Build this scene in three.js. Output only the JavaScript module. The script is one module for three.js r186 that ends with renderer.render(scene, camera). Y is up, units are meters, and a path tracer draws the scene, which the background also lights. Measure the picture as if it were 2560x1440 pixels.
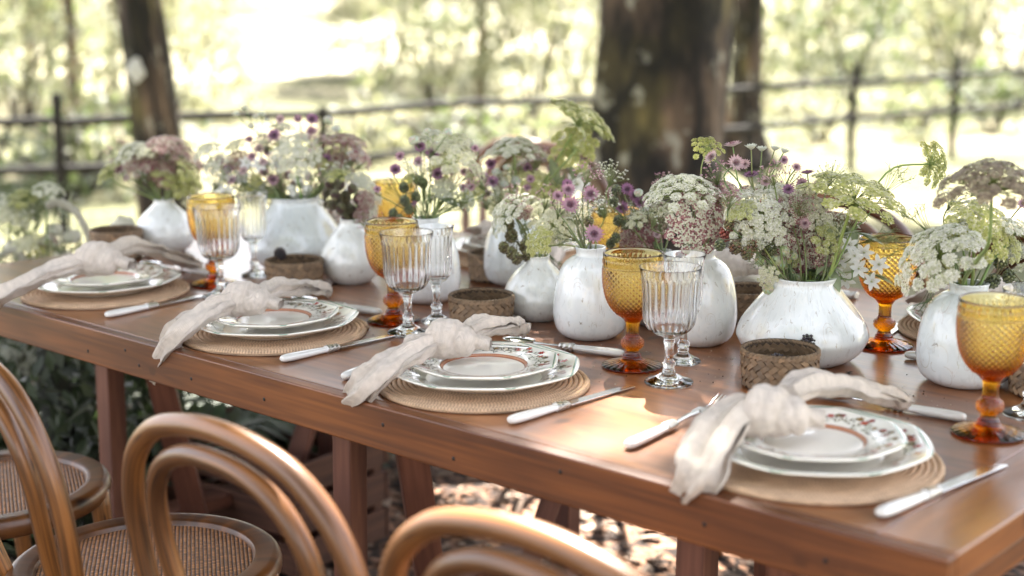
import * as THREE from 'three';
import { mergeGeometries } from 'three/addons/utils/BufferGeometryUtils.js';
import { MarchingCubes } from 'three/addons/objects/MarchingCubes.js';
import { RoundedBoxGeometry } from 'three/addons/geometries/RoundedBoxGeometry.js';

// ------------------------------------------------------------------ camera, sky, sun, exposure
const V3 = (x, y, z) => new THREE.Vector3(x, y, z);
const scene = new THREE.Scene();
const camera = new THREE.PerspectiveCamera(23.06, 16 / 9, 0.05, 400);
camera.position.set(0.5804, 1.328, 1.3141);
camera.rotation.order = 'YXZ';
camera.rotation.set(-0.20181, 0.73221, -0.0057);
camera.focus = 2.22;
camera.userData.fStop = 2.2;
const EXPOSURE = 8.9;
const SUN = V3(-0.40, 0.80, -0.46).normalize();           // stands behind the table, high, a little to the right of the view
const sun = new THREE.DirectionalLight(new THREE.Color(1, 0.95, 0.87), 4.9);
sun.position.copy(SUN).multiplyScalar(40); sun.target.position.set(-1, 0, -1);
sun.castShadow = true; sun.shadow.radius = 2; sun.shadow.mapSize.set(4096, 4096);
Object.assign(sun.shadow.camera, { left: -25, right: 25, top: 25, bottom: -25, near: 1, far: 100 });
scene.add(sun, sun.target);
{ // clear summer sky, paler towards the horizon, the same all round
  const W = 256, H = 128, d = new Float32Array(W * H * 4);
  for (let r = 0; r < H; r++) {
    const up = Math.max(0, ((r + 0.5) / H - 0.5) * 2), k = Math.pow(1 - up, 2.2);
    for (let c = 0; c < W; c++) {
      const o = (r * W + c) * 4;
      d[o] = 0.225 + 0.18 * k; d[o + 1] = 0.245 + 0.165 * k; d[o + 2] = 0.295 + 0.145 * k; d[o + 3] = 1;
    }
  }
  const t = new THREE.DataTexture(d, W, H, THREE.RGBAFormat, THREE.FloatType);
  t.mapping = THREE.EquirectangularReflectionMapping; t.magFilter = t.minFilter = THREE.LinearFilter; t.needsUpdate = true;
  scene.background = t; scene.environment = t;
}

// ------------------------------------------------------------------ helpers
function rngOf(seed) { let a = seed | 0; return () => { a = (a + 0x6d2b79f5) | 0; let t = Math.imul(a ^ (a >>> 15), 1 | a); t = (t + Math.imul(t ^ (t >>> 7), 61 | t)) ^ t; return ((t ^ (t >>> 14)) >>> 0) / 4294967296; }; }
const taken = {};
function numbered(name) { const n = taken[name] = (taken[name] ?? -1) + 1; return n ? `${name}_${String(n).padStart(3, '0')}` : name; }
function tag(o, label, category, group) { o.userData.label = label; o.userData.category = category; if (group) o.userData.group = group; return o; }
function thing(name, label, category, pos = [0, 0, 0], turn = 0, group) {
  const o = new THREE.Group(); o.name = numbered(name); o.position.set(...pos); o.rotation.y = turn; scene.add(o);
  return tag(o, label, category, group);
}
function part(name, geo, mat, parent) { const m = new THREE.Mesh(geo, mat); m.name = name; m.castShadow = m.receiveShadow = true; parent.add(m); return m; }
function solo(name, geo, mat, label, category, pos = [0, 0, 0], group) {
  const m = new THREE.Mesh(geo, mat); m.name = numbered(name); m.castShadow = m.receiveShadow = true; m.position.set(...pos); scene.add(m);
  return tag(m, label, category, group);
}
function struct(name, geo, mat) { const m = new THREE.Mesh(geo, mat); m.name = name; m.userData.kind = 'structure'; m.receiveShadow = m.castShadow = true; scene.add(m); return m; }
function copyOf(o, label, pos, turn) {
  const c = o.clone(); c.name = numbered(o.name.replace(/_\d{3}$/, '')); c.userData = { ...o.userData, label };
  if (pos) c.position.set(...pos); if (turn !== undefined) c.rotation.y = turn; scene.add(c); return c;
}
const lerp = THREE.MathUtils.lerp, clamp = THREE.MathUtils.clamp, TAU = Math.PI * 2;
const smooth = (a, b, x) => { const t = clamp((x - a) / (b - a), 0, 1); return t * t * (3 - 2 * t); };
const rot = (g, x, y, z) => { if (x) g.rotateX(x); if (y) g.rotateY(y); if (z) g.rotateZ(z); return g; };
const plain = (g) => { const n = g.index ? g.toNonIndexed() : g; for (const k of Object.keys(n.attributes)) if (!['position', 'normal', 'uv', 'color'].includes(k)) n.deleteAttribute(k); return n; };
const merge = (list) => mergeGeometries(list.map(plain));
function paint(g, c, f) { // one colour per vertex: the plant's own colouring
  const n = g.attributes.position.count, a = new Float32Array(n * 3), p = g.attributes.position;
  for (let i = 0; i < n; i++) { const k = f ? f(p.getX(i), p.getY(i), p.getZ(i), c) : c; a[i * 3] = k[0]; a[i * 3 + 1] = k[1]; a[i * 3 + 2] = k[2]; }
  g.setAttribute('color', new THREE.BufferAttribute(a, 3)); return g;
}
// periodic value noise, 0..1
function hash2(x, y, s) { let h = Math.imul(x, 374761393) + Math.imul(y, 668265263) + Math.imul(s, 974634777); h = Math.imul(h ^ (h >>> 13), 1274126177); return ((h ^ (h >>> 16)) >>> 0) / 4294967296; }
function vnoise(x, y, px, py, s) {
  const ix = Math.floor(x), iy = Math.floor(y), fx = x - ix, fy = y - iy, u = fx * fx * (3 - 2 * fx), v = fy * fy * (3 - 2 * fy), m = (a, n) => ((a % n) + n) % n;
  const a = hash2(m(ix, px), m(iy, py), s), b = hash2(m(ix + 1, px), m(iy, py), s), c = hash2(m(ix, px), m(iy + 1, py), s), d = hash2(m(ix + 1, px), m(iy + 1, py), s);
  return lerp(lerp(a, b, u), lerp(c, d, u), v);
}
function fbm(u, v, fx, fy, s, oct = 4) { let t = 0, a = 0.5, w = 0; for (let i = 0; i < oct; i++) { t += a * vnoise(u * fx, v * fy, fx, fy, s + i * 17); w += a; a *= 0.5; fx *= 2; fy *= 2; } return t / w; }
function texture(w, h, f, srgb = true, repeat) { // f(u, v) -> [r, g, b] in 0..1
  const d = new Uint8Array(w * h * 4);
  for (let y = 0; y < h; y++) for (let x = 0; x < w; x++) { const c = f(x / w, y / h), o = (y * w + x) * 4; d[o] = clamp(c[0], 0, 1) * 255; d[o + 1] = clamp(c[1], 0, 1) * 255; d[o + 2] = clamp(c[2], 0, 1) * 255; d[o + 3] = 255; }
  const t = new THREE.DataTexture(d, w, h, THREE.RGBAFormat); t.wrapS = t.wrapT = THREE.RepeatWrapping; t.magFilter = THREE.LinearFilter; t.minFilter = THREE.LinearMipmapLinearFilter; t.generateMipmaps = true;
  if (srgb) t.colorSpace = THREE.SRGBColorSpace; if (repeat) t.repeat.set(...repeat); t.needsUpdate = true; return t;
}
function canvasTexture(w, h, draw, srgb = true) { const c = document.createElement('canvas'); c.width = w; c.height = h; draw(c.getContext('2d'), w, h); const t = new THREE.CanvasTexture(c); t.wrapS = t.wrapT = THREE.RepeatWrapping; t.anisotropy = 8; if (srgb) t.colorSpace = THREE.SRGBColorSpace; return t; }

// a tube along points: cross(t, i, n) gives the ring's [side, up] offsets; frames are carried along without twist
function sweep(points, seg, ring, cross, { up, closed = false, cap = true, straight = false } = {}) {
  const pts = points.map((p) => (p.isVector3 ? p : V3(...p))), curve = pts.length === 2 || straight ? null : new THREE.CatmullRomCurve3(pts, closed, 'centripetal');
  const at = (t) => { if (curve) return curve.getPoint(t); const f = t * (pts.length - 1), i = Math.min(pts.length - 2, Math.floor(f)); return pts[i].clone().lerp(pts[i + 1], f - i); };
  const P = [], N = [], U = [], pos = [], uv = [], idx = [];
  for (let i = 0; i <= seg; i++) P.push(at(i / seg));
  let len = 0, u = null; const L = [0];
  for (let i = 0; i <= seg; i++) {
    const t = P[Math.min(seg, i + 1)].clone().sub(P[Math.max(0, i - 1)]).normalize();
    if (!u) { u = up ? V3(...up) : Math.abs(t.y) < 0.9 ? V3(0, 1, 0) : V3(1, 0, 0.01); }
    else if (up && up.keep) u = V3(...up);
    u = u.clone().addScaledVector(t, -u.dot(t)).normalize(); U.push(u); N.push(V3().crossVectors(t, u).normalize());
    if (i) { len += P[i].distanceTo(P[i - 1]); L.push(len); }
  }
  for (let i = 0; i <= seg; i++) for (let j = 0; j <= ring; j++) {
    const [a, b] = cross(i / seg, (j % ring) / ring * TAU, L[i]);
    const q = P[i].clone().addScaledVector(N[i], a).addScaledVector(U[i], b); pos.push(q.x, q.y, q.z); uv.push(j / ring, L[i]);
  }
  const w = ring + 1;
  for (let i = 0; i < seg; i++) for (let j = 0; j < ring; j++) { const a = i * w + j, b = a + 1, c = a + w, d = c + 1; idx.push(a, b, c, b, d, c); }
  if (cap) for (const [row, flip] of [[0, 1], [seg, 0]]) {
    const c = pos.length / 3; pos.push(P[row].x, P[row].y, P[row].z); uv.push(0.5, L[row]);
    for (let j = 0; j < ring; j++) { const a = row * w + j, b = a + 1; idx.push(...(flip ? [c, b, a] : [c, a, b])); }
  }
  const g = new THREE.BufferGeometry(); g.setAttribute('position', new THREE.Float32BufferAttribute(pos, 3)); g.setAttribute('uv', new THREE.Float32BufferAttribute(uv, 2)); g.setIndex(idx); g.computeVertexNormals();
  weldSeam(g, seg, w); return g;
}
function weldSeam(g, seg, w) { const n = g.attributes.normal; for (let i = 0; i <= seg; i++) { const a = i * w, b = a + w - 1, v = V3(n.getX(a) + n.getX(b), n.getY(a) + n.getY(b), n.getZ(a) + n.getZ(b)).normalize(); n.setXYZ(a, v.x, v.y, v.z); n.setXYZ(b, v.x, v.y, v.z); } }
const round = (r) => (typeof r === 'function' ? (t, a) => [Math.cos(a) * r(t), Math.sin(a) * r(t)] : (t, a) => [Math.cos(a) * r, Math.sin(a) * r]);
const tube = (pts, r, seg = 12, ring = 6, opt) => sweep(pts, seg, ring, round(r), opt);
// a surface of revolution whose radius may also depend on the angle: prof is [[radius, height, sharp?], ...]
function turned(prof, seg, wobble, smoothSteps = 6) {
  const rows = [];
  for (let i = 0; i < prof.length - 1; i++) {
    const p0 = prof[Math.max(0, i - 1)], p1 = prof[i], p2 = prof[i + 1], p3 = prof[Math.min(prof.length - 1, i + 2)], n = smoothSteps;
    for (let k = 0; k < n; k++) { const t = k / n; const cr = (a, b, c, d) => 0.5 * (2 * b + (c - a) * t + (2 * a - 5 * b + 4 * c - d) * t * t + (3 * b - a - 3 * c + d) * t * t * t); rows.push(p1[2] || p2[2] ? [lerp(p1[0], p2[0], t), lerp(p1[1], p2[1], t)] : [Math.max(0, cr(p0[0], p1[0], p2[0], p3[0])), cr(p0[1], p1[1], p2[1], p3[1])]); }
  }
  rows.push(prof[prof.length - 1].slice(0, 2));
  const pos = [], uv = [], idx = []; let L = 0;
  rows.forEach(([r, y], i) => { if (i) L += Math.hypot(r - rows[i - 1][0], y - rows[i - 1][1]); for (let j = 0; j <= seg; j++) { const a = (j % seg) / seg * TAU, k = wobble ? wobble(r, y, a, i / rows.length) : r; pos.push(k * Math.cos(a), y, -k * Math.sin(a)); uv.push(j / seg, L); } });
  const w = seg + 1; for (let i = 0; i < rows.length - 1; i++) for (let j = 0; j < seg; j++) { const a = i * w + j; idx.push(a, a + 1, a + w, a + 1, a + w + 1, a + w); }
  const g = new THREE.BufferGeometry(); g.setAttribute('position', new THREE.Float32BufferAttribute(pos, 3)); g.setAttribute('uv', new THREE.Float32BufferAttribute(uv, 2)); g.setIndex(idx); g.computeVertexNormals(); weldSeam(g, rows.length - 1, w); return g;
}
function box(w, h, d, x = 0, y = 0, z = 0, r = 0.003) { const g = new RoundedBoxGeometry(w, h, d, 2, Math.min(r, w / 2.1, h / 2.1, d / 2.1)); boxUV(g); return g.translate(x, y, z); }
function boxUV(g) { // uv in metres, u along the longest side
  const p = g.attributes.position, n = g.attributes.normal, u = g.attributes.uv; g.computeBoundingBox(); const s = g.boundingBox.getSize(V3()), axis = s.x >= s.y && s.x >= s.z ? 0 : s.y >= s.z ? 1 : 2;
  for (let i = 0; i < p.count; i++) { const c = [p.getX(i), p.getY(i), p.getZ(i)], m = [Math.abs(n.getX(i)), Math.abs(n.getY(i)), Math.abs(n.getZ(i))]; let o = [0, 1, 2].filter((k) => k !== axis); const second = m[o[0]] > m[o[1]] ? o[1] : o[0]; u.setXY(i, c[axis], c[second] + (m[o[0]] > m[o[1]] ? 0.37 : 0)); }
  return g;
}
function beam(a, b, w, d, upv) { // a squared timber from a to b
  const A = V3(...a), B = V3(...b), len = A.distanceTo(B), g = box(w, len, d); const dir = B.clone().sub(A).normalize();
  g.applyQuaternion(new THREE.Quaternion().setFromUnitVectors(V3(0, 1, 0), dir)); const m = A.add(B).multiplyScalar(0.5); return g.translate(m.x, m.y, m.z);
}
// ------------------------------------------------------------------ where things stand, in metres
const VASES = {
  V1: ['onion', -2.171, -0.549, 1.05, 0.93],
  V2: ['wide', -1.789, -0.623, 1.0, 1.07],
  V3: ['onion', -1.571, -0.586, 0.96, 1.0],
  V4: ['egg', -1.323, -0.559, 1.0, 0.97],
  V5: ['egg', -1.302, -0.792, 1.02, 0.86],
  V5b: ['onion', -1.058, -0.579, 0.94, 0.88],
  V6: ['egg', -0.898, -0.531, 0.98, 0.94],
  V7b: ['onion', -0.871, -0.691, 1.0, 1.0],
  V7: ['egg', -0.733, -0.616, 0.98, 0.96],
  V8: ['wide', -0.542, -0.627, 1.0, 0.95],
  V9: ['egg', -0.287, -0.665, 1.1, 0.92],
  V10: ['egg', -0.212, -0.790, 1.0, 0.9],
};
const AMBER = [[-1.760, -0.382], [-1.239, -0.390], [-0.718, -0.412], [-0.483, -0.790], [-0.150, -0.440]];
const AMBER_FAR = [[-1.649, -0.785], [-1.023, -0.762]];
const WINE = [[-1.653, -0.318], [-1.151, -0.342], [-0.619, -0.372], [-0.144, -0.562]];
const FLUTE = [[-1.772, -0.494], [-1.175, -0.436], [-0.675, -0.489]];
const CLEAR_FAR = [[-1.741, -0.806], [-1.144, -0.839]];
const BASKETS = [[-2.177, -0.423], [-1.612, -0.470], [-1.090, -0.463], [-0.484, -0.465], [-0.761, -0.811], [-1.362, -0.797], [-0.165, -0.683]];
const NAPKINS = [
  { knot: [-1.819,0.835,-0.155], left: [[-1.821,0.836,-0.129], [-1.831,0.834,-0.096], [-1.848,0.824,-0.054], [-1.85,0.812,-0.009], [-1.867,0.795,0.024], [-1.935,0.765,0.026]], right: [[-1.878,0.838,-0.222], [-1.895,0.842,-0.276], [-1.909,0.828,-0.332], [-1.898,0.81,-0.367], [-1.906,0.79,-0.412], [-1.908,0.772,-0.451]] },
  { knot: [-1.351,0.822,-0.146], left: [[-1.348,0.825,-0.117], [-1.354,0.822,-0.088], [-1.352,0.815,-0.049], [-1.355,0.8,-0.015], [-1.391,0.768,-0.009], [-1.446,0.72,-0.029], [-1.471,0.682,-0.037]], right: [[-1.361,0.826,-0.187], [-1.379,0.828,-0.246], [-1.389,0.822,-0.295], [-1.379,0.815,-0.329], [-1.364,0.808,-0.349]] },
  { knot: [-0.88,0.822,-0.166], left: [[-0.883,0.825,-0.138], [-0.882,0.822,-0.095], [-0.887,0.815,-0.059], [-0.892,0.8,-0.024], [-0.91,0.775,-0.007], [-0.954,0.742,-0.02]], right: [[-0.882,0.828,-0.207], [-0.894,0.83,-0.265], [-0.902,0.822,-0.311], [-0.894,0.815,-0.335], [-0.883,0.805,-0.342]] },
  { knot: [-0.303,0.825,-0.143], left: [[-0.316,0.835,-0.145], [-0.33,0.832,-0.122], [-0.331,0.822,-0.076], [-0.325,0.805,-0.037], [-0.319,0.782,-0.005], [-0.335,0.75,-0]], right: [[-0.311,0.838,-0.194], [-0.32,0.838,-0.262], [-0.309,0.83,-0.317], [-0.29,0.815,-0.358], [-0.275,0.8,-0.394], [-0.264,0.786,-0.427]] },
];
const KNIVES = [[-1.655, -0.062, -1.677, -0.297], [-1.156, -0.065, -1.151, -0.310], [-0.656, -0.054, -0.644, -0.313], [-0.110, -0.060, -0.081, -0.326]];
const DESSERT = [[-1.835, -0.434, -1.949, -0.420], [-1.289, -0.405, -1.424, -0.390], [-0.762, -0.448, -0.881, -0.420], [-0.194, -0.469, -0.308, -0.460]];
const FORKS = [[-0.468, -0.071, -0.492, -0.367], [-0.999, -0.058, -1.037, -0.222]];
const FAR_KNIFE = [-0.567, -1.144, -0.503, -0.788], FAR_HANDLE = [-0.419, -0.739, -0.376, -0.745], FAR_SPOON = [-0.700, -1.098, -0.777, -1.097];
// vase, kind of flower, colour, then one row per head: where it stands, its radius and the way it faces
const FLOWERS = [
  ['V1', 'umbel', 'white', [[-2.234,0.997,-0.509,.0422,-0.264,0.901,0.345]]],
  ['V1', 'umbel', 'lime', [[-2.268,0.945,-0.465,.0330,-0.495,0.721,0.485], [-2.154,0.927,-0.576,.0534,0.468,0.868,-0.163], [-2.111,0.946,-0.586,.0420,0.634,0.582,-0.508]]],
  ['V1', 'umbel', 'dusky', [[-2.209,0.967,-0.518,.0367,0.236,0.823,0.517], [-2.172,0.949,-0.553,.0331,0.528,0.617,0.583], [-2.177,1.008,-0.571,.0460,0.191,0.979,0.066], [-2.147,0.981,-0.597,.0405,0.562,0.799,-0.215]]],
  ['V1', 'umbel', 'cream', [[-2.195,0.997,-0.533,.0330,0.11,0.963,0.248], [-2.141,0.905,-0.596,.0369,0.926,0.278,-0.255]]],
  ['V1', 'frond', 'green', [[-2.205,0.905,-0.542,.0370,-0.072,0.865,0.497], [-2.153,0.906,-0.582,.0369,0.562,0.799,-0.215]]],
  ['V1', 'astrantia', 'mauve', [[-2.27,0.946,-0.502,.0139,0.549,0.461,0.697], [-2.22,0.931,-0.488,.0101,0.408,0.6,0.688], [-2.235,0.975,-0.518,.0111,0.723,0.4,0.563]]],
  ['V2', 'umbel', 'white', [[-1.939,1.017,-0.503,.0310,-0.255,0.862,0.437], [-1.919,0.989,-0.51,.0275,0.008,0.697,0.717], [-1.865,1.036,-0.605,.0277,-0.012,0.917,0.398], [-1.849,1.058,-0.64,.0261,0.123,0.984,0.129], [-1.754,1.019,-0.601,.0491,0.543,0.647,0.535]]],
  ['V2', 'button', 'white', [[-1.901,1.089,-0.561,.0069,-0.104,0.993,0.053], [-1.903,1.101,-0.586,.0078,-0.175,0.961,0.212], [-1.86,1.065,-0.568,.0077,0.235,0.966,-0.107], [-1.888,1.081,-0.604,.0078,-0.004,0.996,0.089], [-1.88,1.087,-0.614,.0078,0.068,0.991,-0.116], [-1.856,1.076,-0.609,.0060,-0.174,0.963,0.207], [-1.764,1.074,-0.703,.0121,0.197,0.976,-0.095], [-1.733,1.057,-0.697,.0103,0.034,0.998,0.056]]],
  ['V2', 'astrantia', 'purple', [[-1.944,0.987,-0.545,.0140,0.563,0.508,0.652], [-1.909,0.969,-0.541,.0156,0.399,0.521,0.755], [-1.816,1.044,-0.595,.0188,0.505,0.555,0.661], [-1.823,0.979,-0.605,.0172,0.677,0.642,0.359], [-1.764,1.077,-0.656,.0171,0.7,0.572,0.428], [-1.732,0.994,-0.668,.0137,0.4,0.545,0.737]]],
  ['V2', 'astrantia', 'mauve', [[-1.873,0.951,-0.521,.0137,0.453,0.635,0.626], [-1.885,1.033,-0.582,.0113,0.518,0.56,0.646], [-1.857,0.999,-0.567,.0129,0.395,0.493,0.775], [-1.847,0.964,-0.587,.0130,0.691,0.526,0.495], [-1.837,1.009,-0.595,.0146,0.451,0.425,0.785], [-1.806,0.952,-0.578,.0162,0.784,0.434,0.443], [-1.833,0.928,-0.624,.0131,0.523,0.466,0.714], [-1.815,0.956,-0.627,.0147,0.674,0.517,0.527], [-1.794,1.077,-0.643,.0112,0.615,0.445,0.651], [-1.782,1.05,-0.67,.0147,0.533,0.542,0.65]]],
  ['V2', 'umbel', 'dusky', [[-1.908,0.99,-0.56,.0260,0.257,0.686,0.681], [-1.736,1.032,-0.689,.0301,0.257,0.967,0.005], [-1.732,0.996,-0.704,.0311,0.6,0.697,0.391], [-1.715,1.035,-0.716,.0345,0.267,0.956,-0.124], [-1.682,1.005,-0.72,.0326,0.628,0.716,-0.304]]],
  ['V2', 'star', 'white', [[-1.928,0.93,-0.524,.0191,0.445,0.536,0.718], [-1.919,0.956,-0.535,.0191,0.364,0.503,0.784], [-1.879,0.926,-0.509,.0223,0.426,0.637,0.643], [-1.889,0.955,-0.557,.0208,0.69,0.368,0.624], [-1.866,0.986,-0.556,.0189,0.691,0.619,0.373], [-1.878,0.93,-0.566,.0173,0.426,0.328,0.843], [-1.854,0.928,-0.575,.0225,0.708,0.607,0.362], [-1.836,0.984,-0.569,.0206,0.539,0.408,0.737], [-1.808,0.992,-0.592,.0188,0.762,0.448,0.467], [-1.683,0.934,-0.69,.0188,0.544,0.37,0.753], [-1.686,1.006,-0.709,.0223,0.394,0.466,0.792], [-1.694,0.945,-0.726,.0225,0.636,0.613,0.468]]],
  ['V2', 'snowberry', 'white', [[-1.794,0.93,-0.619,.0104,0.803,0.437,0.405], [-1.788,0.919,-0.619,.0095,0.337,0.479,0.81], [-1.79,0.899,-0.631,.0095,0.351,0.511,0.785], [-1.781,0.949,-0.629,.0103,0.574,0.444,0.688], [-1.785,0.937,-0.637,.0078,0.609,0.465,0.642], [-1.764,0.93,-0.637,.0112,0.718,0.448,0.532], [-1.777,0.954,-0.652,.0104,0.337,0.601,0.724], [-1.75,0.899,-0.656,.0104,0.486,0.626,0.61]]],
  ['V2', 'astrantia', 'pink', [[-1.861,0.969,-0.544,.0129,0.378,0.615,0.692], [-1.842,1.017,-0.573,.0129,0.694,0.399,0.6], [-1.827,0.99,-0.572,.0111,0.595,0.375,0.711], [-1.814,1.078,-0.61,.0120,0.803,0.429,0.413], [-1.8,0.939,-0.63,.0121,0.742,0.444,0.502], [-1.743,0.962,-0.713,.0139,0.696,0.493,0.523]]],
  ['V2', 'frond', 'green', [[-1.911,0.949,-0.528,.0311,-0.457,0.625,0.633], [-1.815,0.933,-0.593,.0293,0.226,0.943,0.244], [-1.729,0.944,-0.723,.0314,0.724,0.616,-0.31]]],
  ['V2', 'umbel', 'cream', [[-1.881,0.911,-0.503,.0240,-0.076,0.243,0.967], [-1.916,1.023,-0.566,.0261,-0.144,0.907,0.396], [-1.86,0.921,-0.584,.0295,0.462,0.382,0.8], [-1.735,0.955,-0.694,.0294,0.779,0.606,0.162]]],
  ['V2', 'leaf', 'sage', [[-1.883,0.906,-0.548,.0242,-0.094,0.392,0.915], [-1.857,0.923,-0.571,.0259,0.138,0.697,0.704], [-1.836,0.921,-0.609,.0261,0.56,0.55,0.62], [-1.773,0.978,-0.682,.0348,0.097,0.931,0.353], [-1.737,1.001,-0.714,.0260,0.074,0.995,-0.072], [-1.703,0.975,-0.701,.0361,0.631,0.772,-0.074], [-1.702,0.983,-0.752,.0296,0.636,0.637,-0.434]]],
  ['V7b', 'umbel', 'cream', [[-0.9,0.95,-0.655,.0225,-0.008,0.841,0.54], [-0.881,0.963,-0.717,.0270,0.305,0.95,0.069]]],
  ['V6', 'umbel', 'lime', [[-0.963,0.927,-0.47,.0244,0.037,0.438,0.898]]],
  ['V5', 'umbel', 'cream', [[-1.349,0.925,-0.797,.0327,0.213,0.718,0.662], [-1.276,0.931,-0.813,.0290,0.511,0.817,0.267]]],
  ['V4', 'umbel', 'lime', [[-1.371,0.993,-0.562,.0215,-0.144,0.907,0.396], [-1.336,1.01,-0.612,.0231,0.276,0.949,0.155]]],
  ['V2', 'umbel', 'lime', [[-1.877,0.937,-0.568,.0295,0.021,0.636,0.771], [-1.808,1.027,-0.603,.0240,-0.007,0.992,0.126], [-1.742,0.991,-0.656,.0291,0.358,0.933,-0.045]]],
  ['V3', 'umbel', 'lime', [[-1.602,0.983,-0.581,.0245,-0.015,0.969,0.248]]],
  ['V8', 'umbel', 'lime2', [[-0.618,1.006,-0.549,.0225,-0.067,0.771,0.633], [-0.573,0.926,-0.618,.0216,0.462,0.382,0.8], [-0.506,0.954,-0.644,.0289,0.86,0.44,0.257]]],
  ['V9', 'umbel', 'lime2', [[-0.299,0.995,-0.649,.0294,0.063,0.867,0.493], [-0.252,0.967,-0.721,.0274,0.779,0.606,0.162]]],
  ['V3', 'berry', 'dark', [[-1.619,0.942,-0.566,.0106,0.581,0.461,0.671], [-1.61,0.961,-0.569,.0114,0.353,0.556,0.753], [-1.595,0.92,-0.559,.0114,0.324,0.592,0.738], [-1.582,0.943,-0.558,.0121,0.456,0.444,0.771], [-1.595,0.924,-0.579,.0106,0.642,0.543,0.541], [-1.589,0.96,-0.577,.0122,0.743,0.491,0.455], [-1.58,0.913,-0.569,.0130,0.782,0.325,0.531], [-1.588,0.934,-0.591,.0131,0.498,0.617,0.61], [-1.583,0.89,-0.586,.0115,0.451,0.655,0.606], [-1.575,0.91,-0.591,.0123,0.654,0.559,0.51], [-1.569,0.952,-0.593,.0114,0.733,0.37,0.571], [-1.578,0.894,-0.605,.0115,0.403,0.4,0.823], [-1.561,0.931,-0.6,.0122,0.648,0.493,0.581], [-1.563,0.906,-0.608,.0115,0.507,0.593,0.625]]],
  ['V3', 'umbel', 'white', [[-1.601,0.964,-0.648,.0316,0.46,0.887,-0.037], [-1.565,0.904,-0.636,.0248,0.967,0.196,-0.165], [-1.571,0.939,-0.654,.0282,0.772,0.573,-0.276]]],
  ['V3', 'umbel', 'dusky', [[-1.548,0.901,-0.599,.0163,0.977,-0.038,0.209], [-1.542,0.93,-0.605,.0195,0.942,0.326,0.079]]],
  ['V4', 'umbel', 'cream', [[-1.302,1.036,-0.624,.0475,0.656,0.744,0.124], [-1.329,1.064,-0.662,.0264,0.203,0.977,-0.064], [-1.263,1.009,-0.641,.0199,0.772,0.573,-0.276]]],
  ['V4', 'umbel', 'white', [[-1.351,1.069,-0.585,.0153,0.033,0.999,0.028], [-1.355,1.077,-0.613,.0185,0.033,0.999,0.028]]],
  ['V4', 'button', 'white', [[-1.359,1.065,-0.566,.0114,-0.151,0.958,0.244], [-1.339,1.083,-0.582,.0069,-0.163,0.975,0.151], [-1.339,1.055,-0.605,.0077,0.176,0.979,-0.104], [-1.3,1.082,-0.599,.0091,0.339,0.935,-0.105]]],
  ['V4', 'astrantia', 'purple', [[-1.38,1.01,-0.535,.0145,0.776,0.359,0.519], [-1.353,1.052,-0.576,.0138,0.587,0.501,0.635], [-1.338,1.037,-0.597,.0184,0.343,0.464,0.817], [-1.326,0.999,-0.597,.0169,0.364,0.544,0.756]]],
  ['V4', 'astrantia', 'mauve', [[-1.381,0.977,-0.489,.0091,0.666,0.444,0.6], [-1.381,1.034,-0.551,.0115,0.403,0.36,0.841], [-1.34,0.947,-0.546,.0076,0.302,0.494,0.815], [-1.344,1.025,-0.562,.0122,0.611,0.352,0.709], [-1.273,0.977,-0.61,.0099,0.367,0.4,0.84], [-1.288,1.004,-0.629,.0092,0.568,0.417,0.709], [-1.25,0.979,-0.61,.0106,0.375,0.588,0.717], [-1.288,1.046,-0.661,.0092,0.531,0.474,0.702]]],
  ['V4', 'berry', 'green', [[-1.368,0.929,-0.516,.0107,0.687,0.577,0.442], [-1.348,0.92,-0.515,.0099,0.503,0.575,0.645], [-1.37,0.976,-0.548,.0115,0.589,0.391,0.708], [-1.348,0.954,-0.528,.0114,0.327,0.659,0.677], [-1.346,0.938,-0.536,.0107,0.596,0.429,0.679], [-1.346,0.959,-0.556,.0107,0.417,0.593,0.689], [-1.343,0.99,-0.56,.0107,0.391,0.335,0.857], [-1.342,0.984,-0.572,.0107,0.65,0.427,0.628]]],
  ['V4', 'frond', 'green2', [[-1.338,0.967,-0.57,.0306,0.177,0.966,0.189]]],
  ['V5', 'frond', 'green', [[-1.299,0.956,-0.79,.0354,-0.015,0.969,0.248], [-1.236,0.947,-0.853,.0323,0.517,0.805,-0.291]]],
  ['V4', 'umbel', 'white3', [[-1.316,0.974,-0.602,.0215,0.739,0.554,0.383], [-1.277,0.951,-0.633,.0200,0.967,0.196,-0.165]]],
  ['V4', 'leaf', 'dark', [[-1.297,0.95,-0.591,.0275,0.961,-0.274,0.031]]],
  ['V4', 'frond', 'green', [[-1.371,0.953,-0.537,.0306,-0.402,0.725,0.56], [-1.313,0.935,-0.609,.0262,0.832,0.351,-0.43]]],
  ['V5', 'umbel', 'white', [[-1.336,0.974,-0.783,.0210,0.066,0.672,0.738], [-1.332,1.038,-0.821,.0569,-0.088,0.996,-0.032]]],
  ['V5', 'umbel', 'lime', [[-1.36,0.949,-0.726,.0289,-0.184,0.585,0.79], [-1.284,0.966,-0.823,.0420,0.518,0.744,0.422], [-1.255,0.954,-0.851,.0356,0.675,0.722,0.15], [-1.229,1.032,-0.889,.0444,-0.63,0.043,-0.775], [-1.222,1.095,-0.907,.0629,0.298,0.851,-0.433]]],
  ['V5', 'astrantia', 'purple', [[-1.353,0.976,-0.751,.0145,0.627,0.604,0.492], [-1.361,1,-0.785,.0154,0.521,0.388,0.761], [-1.335,0.967,-0.759,.0169,0.567,0.599,0.566], [-1.311,0.99,-0.838,.0139,0.752,0.529,0.393]]],
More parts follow.
